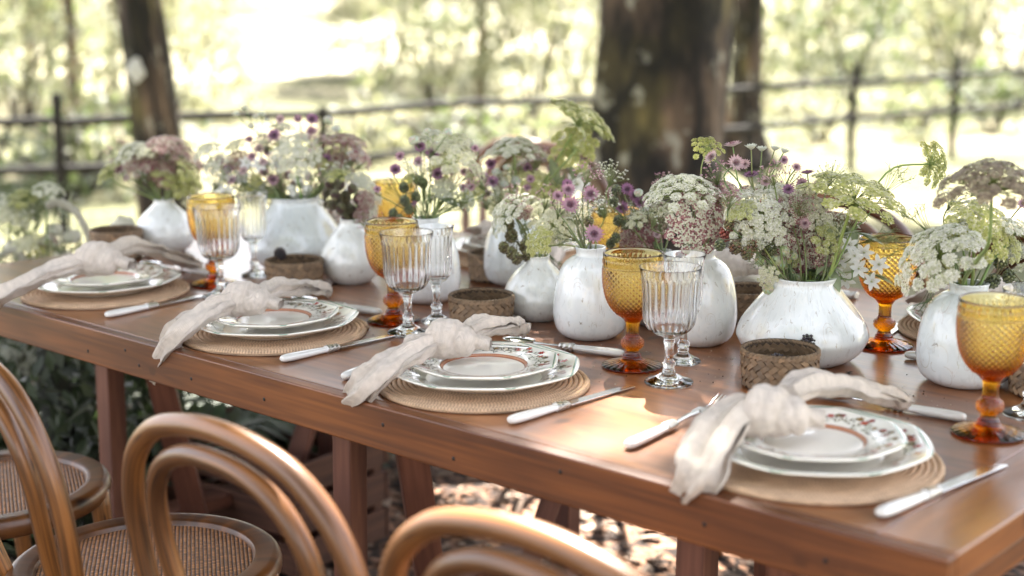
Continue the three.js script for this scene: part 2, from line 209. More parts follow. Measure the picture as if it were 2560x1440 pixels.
  ['V5', 'astrantia', 'mauve', [[-1.329,0.946,-0.74,.0120,0.315,0.612,0.725], [-1.275,0.957,-0.797,.0104,0.655,0.497,0.569], [-1.27,0.974,-0.801,.0112,0.596,0.555,0.581], [-1.267,0.963,-0.874,.0114,0.763,0.482,0.431]]],
  ['V5', 'button', 'white', [[-1.335,0.987,-0.772,.0097,-0.175,0.98,0.099], [-1.317,0.962,-0.776,.0097,-0.026,0.999,0.043], [-1.312,0.998,-0.779,.0088,-0.092,0.991,0.102], [-1.302,0.97,-0.794,.0113,-0.094,0.994,0.061]]],
  ['V5', 'leaf', 'sage', [[-1.24,0.992,-0.839,.0289,0.043,0.952,0.304], [-1.25,0.964,-0.87,.0227,0.571,0.797,0.196], [-1.189,0.989,-0.886,.0257,0.757,0.47,-0.454]]],
  ['V5', 'star', 'white', [[-1.232,0.957,-0.901,.0293,0.72,0.464,0.517]]],
  ['V5b', 'umbel', 'white', [[-1.101,0.961,-0.538,.0429,-0.422,0.682,0.597]]],
  ['V5b', 'umbel', 'cream', [[-1.056,0.954,-0.584,.0330,0.119,0.838,0.532], [-1.03,0.924,-0.606,.0302,0.942,-0.017,0.336]]],
  ['V5b', 'berry', 'olive', [[-1.109,0.889,-0.544,.0116,0.395,0.36,0.845], [-1.109,0.93,-0.558,.0123,0.503,0.514,0.694], [-1.105,0.909,-0.56,.0138,0.591,0.576,0.565], [-1.092,0.881,-0.545,.0122,0.686,0.497,0.532], [-1.078,0.873,-0.544,.0122,0.617,0.548,0.565], [-1.08,0.891,-0.569,.0130,0.638,0.59,0.496], [-1.068,0.877,-0.562,.0122,0.739,0.362,0.568]]],
  ['V5b', 'umbel', 'dusky', [[-1.075,0.956,-0.563,.0158,0.446,0.748,0.491]]],
  ['V5b', 'frond', 'green', [[-1.06,0.905,-0.565,.0215,0.213,0.718,0.662], [-1.052,0.863,-0.616,.0248,0.871,-0.385,0.305]]],
  ['V6', 'astrantia', 'mauve', [[-0.934,1.003,-0.486,.0121,0.711,0.567,0.417], [-0.936,1.01,-0.516,.0149,0.648,0.563,0.513], [-0.93,0.986,-0.515,.0176,0.611,0.391,0.688], [-0.926,0.999,-0.564,.0172,0.676,0.423,0.603], [-0.866,0.944,-0.499,.0186,0.658,0.471,0.587]]],
  ['V6', 'astrantia', 'purple', [[-0.96,1.015,-0.543,.0124,0.468,0.6,0.649]]],
  ['V6', 'umbel', 'cream', [[-0.971,0.95,-0.514,.0316,0.081,0.612,0.787]]],
  ['V6', 'berry', 'olive', [[-0.9,0.959,-0.528,.0101,0.487,0.639,0.596]]],
  ['V6', 'frond', 'green', [[-0.935,0.924,-0.526,.0246,-0.296,0.214,0.931], [-0.923,0.93,-0.543,.0192,0.238,0.658,0.714]]],
  ['V7b', 'berry', 'green', [[-0.965,0.956,-0.646,.0100,0.616,0.647,0.449], [-0.94,0.902,-0.639,.0092,0.422,0.489,0.764], [-0.931,0.978,-0.636,.0105,0.503,0.549,0.667], [-0.938,0.996,-0.652,.0106,0.356,0.604,0.713], [-0.924,0.915,-0.634,.0099,0.608,0.374,0.7], [-0.924,0.945,-0.639,.0099,0.618,0.566,0.545], [-0.913,0.938,-0.646,.0092,0.655,0.549,0.52], [-0.909,0.944,-0.66,.0106,0.754,0.458,0.472]]],
  ['V7b', 'astrantia', 'purple', [[-0.939,0.961,-0.672,.0157,0.338,0.556,0.759], [-0.929,0.996,-0.672,.0142,0.628,0.49,0.605], [-0.913,0.986,-0.672,.0141,0.732,0.36,0.579], [-0.904,0.975,-0.679,.0141,0.401,0.506,0.763]]],
  ['V7b', 'umbel', 'dusky', [[-0.914,0.909,-0.662,.0213,-0.009,0.246,0.969], [-0.903,0.914,-0.677,.0327,0.439,0.466,0.768], [-0.893,0.938,-0.701,.0285,0.407,0.796,0.448]]],
  ['V7b', 'astrantia', 'pink', [[-0.865,0.921,-0.674,.0098,0.666,0.575,0.475], [-0.859,0.947,-0.702,.0113,0.806,0.376,0.457], [-0.863,0.93,-0.715,.0106,0.584,0.57,0.578]]],
  ['V7b', 'button', 'white', [[-0.899,0.994,-0.665,.0084,0.181,0.921,0.343], [-0.908,0.932,-0.681,.0085,0.265,0.868,0.419], [-0.901,0.964,-0.687,.0085,0.032,0.923,0.384], [-0.906,0.947,-0.706,.0093,0.463,0.878,0.119]]],
  ['V7b', 'frond', 'green', [[-0.873,0.91,-0.684,.0254,0.305,0.95,0.069]]],
  ['V7', 'umbel', 'white', [[-0.754,1.028,-0.585,.0591,-0.073,0.994,0.085]]],
  ['V7', 'umbel', 'blush', [[-0.705,0.974,-0.559,.0426,0.664,0.343,0.664]]],
  ['V7', 'umbel', 'dusky', [[-0.721,0.949,-0.644,.0294,0.977,-0.038,0.209], [-0.708,1.001,-0.636,.0343,0.77,0.631,0.1], [-0.705,1.019,-0.663,.0239,0.556,0.76,-0.336]]],
  ['V7', 'umbel', 'lime', [[-0.76,1.084,-0.673,.0242,-0.265,0.609,-0.747]]],
  ['V7', 'astrantia', 'pink', [[-0.773,0.93,-0.612,.0081,0.498,0.378,0.78]]],
  ['V8', 'astrantia', 'white', [[-0.625,1.093,-0.593,.0139,-0.039,0.995,0.093], [-0.628,1.087,-0.629,.0128,0.064,0.996,0.063], [-0.604,1.09,-0.627,.0127,0.203,0.977,-0.064], [-0.585,1.088,-0.623,.0126,0.326,0.928,-0.18]]],
  ['V8', 'astrantia', 'pink', [[-0.683,1.078,-0.571,.0153,-0.309,0.619,0.722], [-0.654,1.097,-0.585,.0171,-0.142,0.982,0.122], [-0.644,1.071,-0.578,.0164,0.686,0.54,0.487], [-0.638,1.068,-0.596,.0114,0.288,0.595,0.75]]],
  ['V8', 'astrantia', 'purple', [[-0.626,1.05,-0.597,.0159,-0.015,0.969,0.248], [-0.572,1.031,-0.62,.0120,0.388,0.603,0.696], [-0.57,1.051,-0.674,.0154,-0.137,0.99,-0.013]]],
  ['V8', 'astrantia', 'mauve', [[-0.587,1.006,-0.605,.0145,0.327,0.609,0.723], [-0.604,1.072,-0.655,.0103,0.724,0.554,0.411], [-0.589,0.991,-0.641,.0128,0.452,0.631,0.631], [-0.577,1.034,-0.671,.0128,0.328,0.467,0.821], [-0.534,1.038,-0.646,.0113,0.464,0.631,0.622]]],
  ['V8', 'umbel', 'white', [[-0.6,0.995,-0.576,.0490,0.389,0.5,0.773], [-0.605,1.03,-0.638,.0218,0.205,0.954,0.22], [-0.571,1.015,-0.637,.0241,0.446,0.748,0.491], [-0.542,1.001,-0.655,.0266,0.642,0.638,0.425], [-0.543,0.972,-0.684,.0218,0.846,0.36,0.393]]],
  ['V8', 'umbel', 'lime', [[-0.468,1.033,-0.648,.0666,0.332,0.942,0.042], [-0.41,1.07,-0.792,.0329,0.527,0.092,-0.845]]],
  ['V8', 'umbel', 'dusky', [[-0.644,1.023,-0.606,.0218,-0.008,0.841,0.54], [-0.579,0.961,-0.648,.0475,0.59,0.474,0.654], [-0.572,0.919,-0.646,.0334,0.583,0.151,0.798], [-0.515,0.927,-0.658,.0253,0.942,0.077,0.326]]],
  ['V8', 'umbel', 'blush', [[-0.585,0.952,-0.605,.0304,0.382,0.374,0.845], [-0.562,1.003,-0.628,.0253,0.592,0.614,0.522], [-0.546,0.945,-0.655,.0370,0.825,0.283,0.489]]],
  ['V8', 'berry', 'brown', [[-0.634,0.979,-0.549,.0101,0.369,0.613,0.699], [-0.623,0.943,-0.552,.0120,0.618,0.449,0.645], [-0.63,0.951,-0.576,.0127,0.519,0.335,0.786], [-0.618,0.977,-0.57,.0114,0.707,0.548,0.446], [-0.606,0.935,-0.56,.0120,0.736,0.473,0.485], [-0.601,0.947,-0.567,.0132,0.463,0.387,0.798]]],
  ['V8', 'berry', 'red', [[-0.653,0.959,-0.572,.0134,0.702,0.36,0.615]]],
  ['V8', 'berry', 'green', [[-0.635,0.949,-0.526,.0100,0.545,0.55,0.634], [-0.61,0.923,-0.607,.0090,0.725,0.502,0.471], [-0.584,0.939,-0.593,.0107,0.607,0.627,0.488]]],
  ['V8', 'button', 'cream', [[-0.598,0.92,-0.588,.0108,0.618,0.522,0.588], [-0.575,0.879,-0.575,.0101,0.31,0.522,0.795], [-0.593,0.904,-0.608,.0102,0.771,0.467,0.433], [-0.584,0.932,-0.609,.0095,0.532,0.433,0.728], [-0.576,0.917,-0.6,.0146,0.475,0.399,0.784], [-0.565,0.891,-0.594,.0082,0.731,0.582,0.356], [-0.564,0.937,-0.602,.0088,0.449,0.455,0.769], [-0.571,0.894,-0.627,.0128,0.428,0.639,0.64], [-0.545,0.874,-0.591,.0126,0.423,0.617,0.663], [-0.558,0.927,-0.621,.0070,0.521,0.608,0.599], [-0.56,0.887,-0.635,.0102,0.745,0.467,0.476]]],
  ['V8', 'star', 'white', [[-0.516,0.899,-0.675,.0153,0.358,0.58,0.732], [-0.504,0.92,-0.678,.0191,0.441,0.606,0.662], [-0.502,0.884,-0.686,.0179,0.401,0.612,0.682], [-0.495,0.944,-0.68,.0177,0.817,0.387,0.427], [-0.482,0.928,-0.676,.0139,0.401,0.38,0.833], [-0.476,0.908,-0.679,.0183,0.782,0.353,0.514], [-0.474,0.932,-0.691,.0177,0.449,0.637,0.626], [-0.465,0.885,-0.702,.0178,0.769,0.484,0.417], [-0.454,0.914,-0.703,.0183,0.668,0.398,0.629]]],
  ['V8', 'leaf', 'sage', [[-0.518,0.927,-0.658,.0254,0.837,-0.355,0.417], [-0.496,0.894,-0.639,.0239,0.653,-0.68,0.334], [-0.486,0.965,-0.66,.0226,0.867,0.358,-0.345], [-0.479,0.948,-0.726,.0217,0.902,-0.35,-0.252], [-0.46,0.883,-0.737,.0167,0.928,-0.345,-0.14]]],
  ['V8', 'leaf', 'dark', [[-0.545,0.898,-0.656,.0179,0.439,0.466,0.768], [-0.512,0.887,-0.618,.0213,0.278,-0.078,0.957]]],
  ['V8', 'umbel', 'cream', [[-0.571,0.901,-0.566,.0163,0.424,0.099,0.9], [-0.568,1.03,-0.662,.0204,0.191,0.979,0.066], [-0.514,0.953,-0.654,.0227,0.892,0.356,0.278]]],
  ['V8', 'astrantia', 'pink2', [[-0.598,1.044,-0.595,.0113,0.466,0.592,0.658], [-0.596,0.975,-0.621,.0115,0.708,0.603,0.368], [-0.568,0.985,-0.634,.0127,0.608,0.625,0.489], [-0.563,1.066,-0.626,.0100,0.606,0.643,0.468], [-0.538,0.981,-0.615,.0113,0.592,0.497,0.634], [-0.536,1,-0.67,.0114,0.414,0.335,0.846]]],
  ['V8', 'frond', 'green', [[-0.582,0.92,-0.56,.0250,0.037,0.438,0.898], [-0.531,0.893,-0.657,.0255,0.942,0.077,0.326], [-0.479,0.948,-0.727,.0282,0.893,0.394,-0.218], [-0.466,1.03,-0.747,.0293,0.469,0.836,-0.285]]],
  ['V9', 'umbel', 'tan', [[-0.191,1.095,-0.499,.0648,0.028,0.995,0.095]]],
  ['V9', 'umbel', 'white', [[-0.313,0.972,-0.589,.0625,-0.277,0.742,0.61], [-0.299,1.021,-0.681,.0296,0.059,0.937,0.343], [-0.234,0.995,-0.707,.0329,0.518,0.84,-0.161]]],
  ['V9', 'umbel', 'lime', [[-0.268,1.002,-0.665,.0479,0.637,0.655,0.407]]],
  ['V9', 'berry', 'green', [[-0.26,0.915,-0.687,.0119,0.73,0.539,0.42], [-0.259,0.941,-0.708,.0125,0.418,0.499,0.759], [-0.243,0.922,-0.703,.0113,0.572,0.664,0.481], [-0.229,0.904,-0.709,.0130,0.609,0.53,0.59]]],
  ['V9', 'frond', 'green', [[-0.378,0.958,-0.635,.0241,-0.535,0.156,0.83], [-0.342,0.994,-0.622,.0307,-0.374,0.678,0.633], [-0.338,0.9,-0.652,.0300,0.206,-0.727,0.655], [-0.298,0.928,-0.657,.0237,-0.224,0.314,0.922]]],
  ['V9', 'astrantia', 'mauve', [[-0.252,1.022,-0.757,.0108,0.591,0.606,0.533]]],
  ['V10', 'umbel', 'white', [[-0.227,0.947,-0.759,.0360,0.059,0.937,0.343]]],
  ['V5b', 'filler', 'white', [[-1.122,0.922,-0.614,.0310,0.439,0.889,0.132], [-1.008,0.949,-0.603,.0299,0.463,0.871,0.165]]],
  ['V5b', 'filler', 'mauve', [[-1.08,0.978,-0.546,.0285,0.327,0.921,0.214], [-1.026,0.98,-0.57,.0283,0.492,0.863,0.111]]],
  ['V1', 'filler', 'white', [[-2.201,0.938,-0.499,.0383,0.104,0.888,0.447], [-2.226,0.919,-0.574,.0392,0.234,0.936,0.264]]],
  ['V1', 'filler', 'mauve', [[-2.309,0.973,-0.529,.0375,0.513,0.847,0.139], [-2.2,0.965,-0.608,.0374,0.084,0.94,0.331]]],
  ['V2', 'filler', 'white', [[-1.877,0.956,-0.483,.0356,0.449,0.875,0.18], [-1.889,0.958,-0.544,.0363,0.384,0.873,0.301], [-1.861,0.951,-0.642,.0369,0.429,0.901,0.057], [-1.769,0.966,-0.736,.0370,0.185,0.918,0.35]]],
  ['V2', 'filler', 'mauve', [[-1.894,0.909,-0.589,.0350,0.288,0.949,0.126], [-1.839,1.027,-0.584,.0343,0.094,0.926,0.367], [-1.744,1.029,-0.637,.0341,0.327,0.915,0.236], [-1.711,0.955,-0.628,.0339,0.214,0.921,0.325]]],
  ['V3', 'filler', 'white', [[-1.617,0.974,-0.592,.0345,0.406,0.898,0.17]]],
  ['V3', 'filler', 'mauve', [[-1.498,0.888,-0.579,.0321,0.094,0.929,0.358]]],
  ['V4', 'filler', 'white', [[-1.306,1.013,-0.518,.0314,0.211,0.947,0.242], [-1.343,0.964,-0.596,.0324,0.407,0.9,0.159], [-1.264,0.956,-0.592,.0318,0.191,0.864,0.466]]],
  ['V4', 'filler', 'mauve', [[-1.328,0.985,-0.636,.0311,0.234,0.936,0.264], [-1.236,0.994,-0.618,.0302,0.104,0.888,0.447]]],
  ['V5', 'filler', 'white', [[-1.324,0.937,-0.722,.0334,0.071,0.873,0.483], [-1.296,0.944,-0.751,.0335,0.156,0.915,0.372]]],
  ['V5', 'filler', 'mauve', [[-1.351,1.004,-0.849,.0329,0.429,0.901,0.057], [-1.285,1.009,-0.836,.0323,0.384,0.873,0.301]]],
  ['V6', 'filler', 'white', [[-0.94,0.963,-0.542,.0288,0.154,0.888,0.434], [-0.87,0.985,-0.532,.0281,0.242,0.922,0.301]]],
  ['V6', 'filler', 'mauve', [[-0.956,0.978,-0.52,.0274,0.406,0.898,0.17], [-0.924,1.032,-0.555,.0273,0.489,0.851,0.191]]],
  ['V7b', 'filler', 'white', [[-0.922,1.026,-0.619,.0292,0.386,0.911,0.143], [-0.946,0.887,-0.687,.0303,0.285,0.92,0.269], [-0.934,0.943,-0.718,.0304,0.13,0.926,0.354]]],
  ['V7b', 'filler', 'mauve', [[-0.893,0.948,-0.71,.0285,0.363,0.909,0.205], [-0.883,0.998,-0.719,.0284,0.432,0.885,0.174]]],
  ['V7', 'filler', 'white', [[-0.781,0.977,-0.557,.0277,0.42,0.904,0.079], [-0.731,0.95,-0.707,.0287,0.379,0.923,0.067]]],
  ['V7', 'filler', 'mauve', [[-0.717,1.041,-0.634,.0264,0.191,0.864,0.466]]],
  ['V8', 'filler', 'white', [[-0.594,0.955,-0.577,.0264,0.529,0.825,0.197], [-0.561,0.955,-0.704,.0273,0.162,0.919,0.36], [-0.526,1.052,-0.674,.0265,0.372,0.92,0.128], [-0.533,0.97,-0.707,.0271,0.134,0.929,0.345], [-0.523,0.969,-0.727,.0272,0.347,0.894,0.283]]],
  ['V8', 'filler', 'mauve', [[-0.624,1.021,-0.529,.0249,0.156,0.915,0.372], [-0.577,1.057,-0.579,.0249,0.071,0.873,0.483], [-0.609,1.038,-0.68,.0260,0.291,0.916,0.277], [-0.549,1.005,-0.619,.0251,0.429,0.891,0.148]]],
  ['V9', 'filler', 'white', [[-0.333,1.029,-0.693,.0252,0.432,0.886,0.169], [-0.285,0.982,-0.621,.0244,0.47,0.852,0.228]]],
  ['V9', 'filler', 'mauve', [[-0.303,1.041,-0.721,.0240,0.154,0.888,0.434]]],
  ['END', 'umbel', 'white', [[-2.638,0.854,-0.401,.0391,-0.004,0.958,0.286], [-2.51,0.892,-0.456,.0328,0.293,0.956,0.02]]],
  ['END', 'umbel', 'lime', [[-2.601,0.865,-0.44,.0450,0.123,0.984,0.129], [-2.551,0.749,-0.44,.0332,0.446,0.748,0.491]]],
  ['END', 'rose', 'white', [[-2.611,0.746,-0.399,.0235,0.11,0.876,0.469], [-2.558,0.695,-0.381,.0233,0.469,0.862,0.193], [-2.564,0.707,-0.432,.0255,0.115,0.9,0.42], [-2.556,0.782,-0.487,.0246,0.33,0.923,0.196], [-2.481,0.724,-0.467,.0291,0.448,0.873,0.194], [-2.509,0.769,-0.508,.0265,0.131,0.936,0.325], [-2.445,0.724,-0.493,.0213,0.357,0.898,0.259]]],
  ['END', 'filler', 'white', [[-2.577,0.801,-0.4,.0485,0.242,0.926,0.289], [-2.562,0.684,-0.403,.0429,0.115,0.91,0.398], [-2.586,0.822,-0.46,.0452,0.48,0.84,0.252], [-2.472,0.756,-0.453,.0444,0.283,0.935,0.214], [-2.505,0.753,-0.527,.0394,0.437,0.875,0.21]]],
  ['END', 'umbel', 'cream', [[-2.592,0.829,-0.401,.0427,0.448,0.888,0.1], [-2.563,0.752,-0.409,.0350,0.146,0.853,0.502], [-2.574,0.713,-0.466,.0395,0.106,0.874,0.475], [-2.481,0.7,-0.497,.0352,0.042,0.881,0.472]]],
  ['END', 'rose', 'pink', [[-2.548,0.75,-0.463,.0275,0.43,0.338,0.837]]],
  ['END', 'umbel', 'white2', [[-2.589,0.496,-0.355,.0392,0.362,0.667,0.651], [-2.564,0.478,-0.399,.0453,0.439,0.466,0.768], [-2.515,0.462,-0.418,.0255,0.882,0.347,0.321]]],
  ['END', 'frond', 'green', [[-2.622,0.757,-0.4,.0491,-0.207,0.932,0.298], [-2.57,0.675,-0.386,.0584,0.063,0.867,0.493], [-2.575,0.799,-0.42,.0584,0.064,0.996,0.063], [-2.558,0.816,-0.454,.0586,0.211,0.958,-0.195], [-2.513,0.838,-0.473,.0447,0.144,0.98,-0.135]]],
  ['END', 'leaf', 'sage', [[-2.632,0.698,-0.385,.0393,-0.074,0.231,0.97], [-2.621,0.706,-0.406,.0394,-0.094,0.392,0.915], [-2.605,0.794,-0.436,.0295,-0.264,0.901,0.345], [-2.581,0.668,-0.424,.0354,0.668,0.004,0.744], [-2.512,0.704,-0.44,.0350,0.892,0.432,0.131], [-2.543,0.832,-0.501,.0275,-0.209,0.961,0.182], [-2.508,0.849,-0.509,.0293,0.074,0.995,-0.072], [-2.502,0.735,-0.513,.0295,0.923,0.384,0.002]]],
];
// shrubs beyond the fence: x, z, radius, height, tone
const SHRUBS = [[-9.60,-4.03,1.0,1.5,1], [-13.40,-6.47,1.4,2.0,0], [-8.44,-4.25,0.9,0.7,2], [-15.48,-8.84,1.6,2.6,1], [-13.40,-8.36,1.5,2.0,1], [-8.04,-3.75,0.8,0.6,2], [-26.64,-19.06,1.8,2.0,1], [-24.21,-20.47,2.0,2.2,1], [-14.77,-13.02,1.3,1.7,1], [-11.45,-10.69,1.1,1.7,0], [-15.69,-16.33,1.6,2.6,2], [-10.26,-11.12,1.2,2.0,1], [-11.46,-13.38,1.3,2.4,0], [-7.49,-6.88,0.8,0.55,2], [-6.65,-6.98,0.8,0.5,0], [-8.26,-6.80,0.8,0.42,1], [-8.99,-13.93,1.3,2.3,0], [-10.01,-16.82,1.4,2.4,1], [-7.52,-13.63,1.1,1.9,2], [-9.14,-18.42,1.6,2.8,0], [-6.92,-15.05,1.3,2.2,1], [-7.11,-17.15,1.6,2.6,0], [-6.10,-10.42,0.7,0.45,1], [-5.79,-11.71,0.8,0.5,0], [-5.32,-12.48,0.8,0.55,2], [-13.09,-25.39,2,3,1], [-26.20,-16.20,2.2,2.8,1], [-25.33,-13.80,2.2,3,0], [-25.80,-26.04,2.4,3,1], [-21.93,-26.78,2.4,3.2,1], [-35.19,-27.61,2.4,1.6,1]];
const SLIM_TREES = [[-11.86,-6.13,0.06], [-11.74,-11.81,0.06], [-16.78,-15.26,0.06], [-9.50,-20.47,0.08], [-12.78,-22.15,0.08], [-20.33,-10.47,0.06]];
const TAILS = [[[-2.524,0.846,-0.456], [-2.502,0.851,-0.478], [-2.47,0.829,-0.5], [-2.446,0.786,-0.51], [-2.431,0.738,-0.511], [-2.427,0.698,-0.503]], [[-2.548,0.711,-0.398], [-2.566,0.737,-0.389], [-2.593,0.725,-0.361], [-2.616,0.678,-0.328]]];
const ROSE = [-2.252,0.827,-0.49], BASKET_BERRIES = [[-1.667,0.821,-0.479], [-0.487,0.811,-0.549]], SEED_HEAD = [-0.439,0.766,-0.594];
// ------------------------------------------------------------------ materials
const std = (o) => new THREE.MeshStandardMaterial(o), phys = (o) => new THREE.MeshPhysicalMaterial(o);
function woodTexture(dark, light, seed, { streak = 60, knots = 0, blotch = 0.35 } = {}) {
  const rnd = rngOf(seed), K = Array.from({ length: knots }, () => [rnd(), rnd(), 0.006 + 0.01 * rnd()]);
  return texture(1024, 512, (u, v) => {
    let w = v; for (const [a, b, r] of K) { const dx = (u - a) * 2, dy = v - b; w += 0.02 * Math.exp(-(dx * dx * 6 + dy * dy * 40) / (r * 4)) * Math.sign(dy); }
    let t = 0.55 * fbm(u, w + 0.02 * fbm(u, v, 3, 3, seed + 5), 3, streak, seed) + 0.42 * fbm(u, w, 10, streak * 3, seed + 2, 2) + blotch * (fbm(u, v, 6, 3, seed + 9) - 0.2);
    for (const [a, b, r] of K) { const dx = (u - a) * 2, dy = v - b, q = Math.hypot(dx, dy); t -= 0.7 * Math.exp(-(q * q) / (r * r * 1.5)); }
    t = clamp((t - 0.28) * 1.5, 0, 1); return [0, 1, 2].map((c) => lerp(dark[c], light[c], t));
  });
}
const bump = (w, h, f) => texture(w, h, (u, v) => { const k = f(u, v); return [k, k, k]; }, false);
const tableTex = woodTexture([0.34, 0.185, 0.09], [0.61, 0.385, 0.21], 11, { streak: 30, knots: 8, blotch: 0.45 });
const M = {};
M.table = phys({ map: tableTex, roughness: 0.34, clearcoat: 0.55, clearcoatRoughness: 0.2, bumpMap: bump(512, 512, (u, v) => fbm(u, v, 4, 60, 5)), bumpScale: 0.00025 });
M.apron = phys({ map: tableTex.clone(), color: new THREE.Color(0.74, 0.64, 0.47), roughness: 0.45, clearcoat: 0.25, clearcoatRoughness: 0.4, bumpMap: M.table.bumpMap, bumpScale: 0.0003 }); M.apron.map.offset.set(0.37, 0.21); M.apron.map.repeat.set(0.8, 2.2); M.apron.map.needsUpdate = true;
M.trestle = std({ map: woodTexture([0.26, 0.14, 0.10], [0.52, 0.33, 0.25], 23, { streak: 40, knots: 3 }), roughness: 0.6 });
M.nail = std({ color: 0x1c1512, roughness: 0.6 });
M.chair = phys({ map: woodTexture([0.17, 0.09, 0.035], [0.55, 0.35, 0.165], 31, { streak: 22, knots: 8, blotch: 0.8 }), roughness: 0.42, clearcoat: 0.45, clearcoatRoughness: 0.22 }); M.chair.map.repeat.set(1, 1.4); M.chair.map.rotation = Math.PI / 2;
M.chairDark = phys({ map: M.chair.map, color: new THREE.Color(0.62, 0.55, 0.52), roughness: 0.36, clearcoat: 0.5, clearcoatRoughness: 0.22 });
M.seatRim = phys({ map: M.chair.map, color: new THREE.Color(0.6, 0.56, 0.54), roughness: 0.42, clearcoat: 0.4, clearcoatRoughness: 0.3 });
{ // woven cane: slanting strands with dark gaps
  const cell = (u, v) => { const k = 26, a = u * k, b = v * k, row = Math.floor(b), fa = ((a + (row % 2) * 0.5) % 1 + 1) % 1, fb = b - row; const s = Math.sin(fa * Math.PI), t = Math.sin(fb * Math.PI); return [Math.pow(s, 0.5) * Math.pow(t, 0.7), hash2(Math.floor(a + (row % 2) * 0.5) % k, row % k, 3)]; };
  M.cane = std({ map: texture(512, 512, (u, v) => { const [h, r] = cell(u, v), k = smooth(0.2, 0.75, h), n = 0.75 + 0.35 * r; return [lerp(0.22, 0.72 * n, k), lerp(0.12, 0.50 * n, k), lerp(0.07, 0.32 * n, k)]; }), bumpMap: bump(512, 512, (u, v) => cell(u, v)[0]), bumpScale: 0.0022, roughness: 0.55 });
  M.cane.map.repeat.set(6, 6); M.cane.bumpMap.repeat.set(6, 6); M.cane.map.rotation = M.cane.bumpMap.rotation = 0.5;
}
// glazed vases: crackled white glaze with stamped scrolls and scratches that let the brown clay through
function glaze(seed) {
  return canvasTexture(1024, 512, (g, w, h) => {
    const r = rngOf(seed); g.fillStyle = '#dfe2e1'; g.fillRect(0, 0, w, h);
    for (let i = 0; i < 900; i++) { g.fillStyle = r() < 0.5 ? 'rgba(232,233,230,0.35)' : 'rgba(200,202,202,0.25)'; g.beginPath(); g.ellipse(r() * w, r() * h, 3 + r() * 18, 2 + r() * 9, r() * 3, 0, 7); g.fill(); }
    g.lineCap = 'round';
    for (let i = 0; i < 90; i++) { const x = r() * w, y = r() * h, R = 10 + r() * 26; g.strokeStyle = `rgba(${118 + r() * 30},${98 + r() * 24},${70 + r() * 20},${0.10 + r() * 0.28})`; g.lineWidth = 0.7 + r() * 1.1; const a0 = r() * 7, n = 1 + Math.floor(r() * 3); for (let k = 0; k < n; k++) { g.beginPath(); g.arc(x + k * 4, y + k * 3, R * (1 - k * 0.28), a0 + k, a0 + k + 1 + r() * 3.4); g.stroke(); } }
    for (let i = 0; i < 420; i++) { const x = r() * w, y = r() * h, L = 3 + r() * r() * 34; g.strokeStyle = `rgba(${96 + r() * 40},${74 + r() * 30},${50 + r() * 20},${0.10 + r() * 0.5})`; g.lineWidth = 0.5 + r() * 1.2; g.beginPath(); g.moveTo(x, y); g.lineTo(x + (r() - 0.5) * 4, y + L); g.stroke(); }
    for (let i = 0; i < 70; i++) { const x = r() * w, y = r() * h; g.strokeStyle = `rgba(90,70,48,${0.3 + r() * 0.4})`; g.lineWidth = 0.7 + r(); g.beginPath(); g.moveTo(x, y); for (let k = 0; k < 5; k++) g.lineTo(x + (r() - 0.5) * 22, y + (r() - 0.5) * 16); g.stroke(); }
  });
}
M.vase = [1, 2, 3].map((s) => phys({ map: glaze(s * 7), roughness: 0.16, clearcoat: 0.6, clearcoatRoughness: 0.06, bumpMap: bump(256, 256, (u, v) => fbm(u, v, 10, 10, s)), bumpScale: 0.0006 }));
M.vase.forEach((m, i) => { m.map.repeat.set(1, 3.2); m.color.setRGB(...[[1, 1, 1], [0.93, 0.955, 0.965], [1, 0.985, 0.955]][i]); });
M.vaseInside = std({ color: new THREE.Color(0.25, 0.23, 0.2), roughness: 0.8 });
M.amber = phys({ color: 0xffffff, roughness: 0.02, transmission: 1, thickness: 0.01, ior: 1.5, attenuationColor: new THREE.Color(0.88, 0.65, 0.175), attenuationDistance: 0.0075 });
M.clear = phys({ color: 0xffffff, roughness: 0.01, transmission: 1, thickness: 0.01, ior: 1.5, attenuationColor: new THREE.Color(0.93, 0.97, 0.95), attenuationDistance: 0.05 });
M.jute = std({ roughness: 0.92, map: texture(128, 256, (u, v) => { const k = fbm(u, v, 4, 8, 3); const s = 0.5 + 0.5 * Math.sin((u * 2 + v * 22) * TAU), z = 0.5 + 0.5 * Math.sin((u * 2 - v * 22) * TAU), b = 0.72 + 0.24 * Math.max(s, z) + 0.25 * (k - 0.5); return [0.85 * b, 0.715 * b, 0.585 * b]; }), bumpMap: bump(128, 256, (u, v) => Math.max(0.5 + 0.5 * Math.sin((u * 2 + v * 22) * TAU), 0.5 + 0.5 * Math.sin((u * 2 - v * 22) * TAU))), bumpScale: 0.0012 });
M.jute.map.repeat.set(1, 9); M.jute.bumpMap.repeat.set(1, 9);
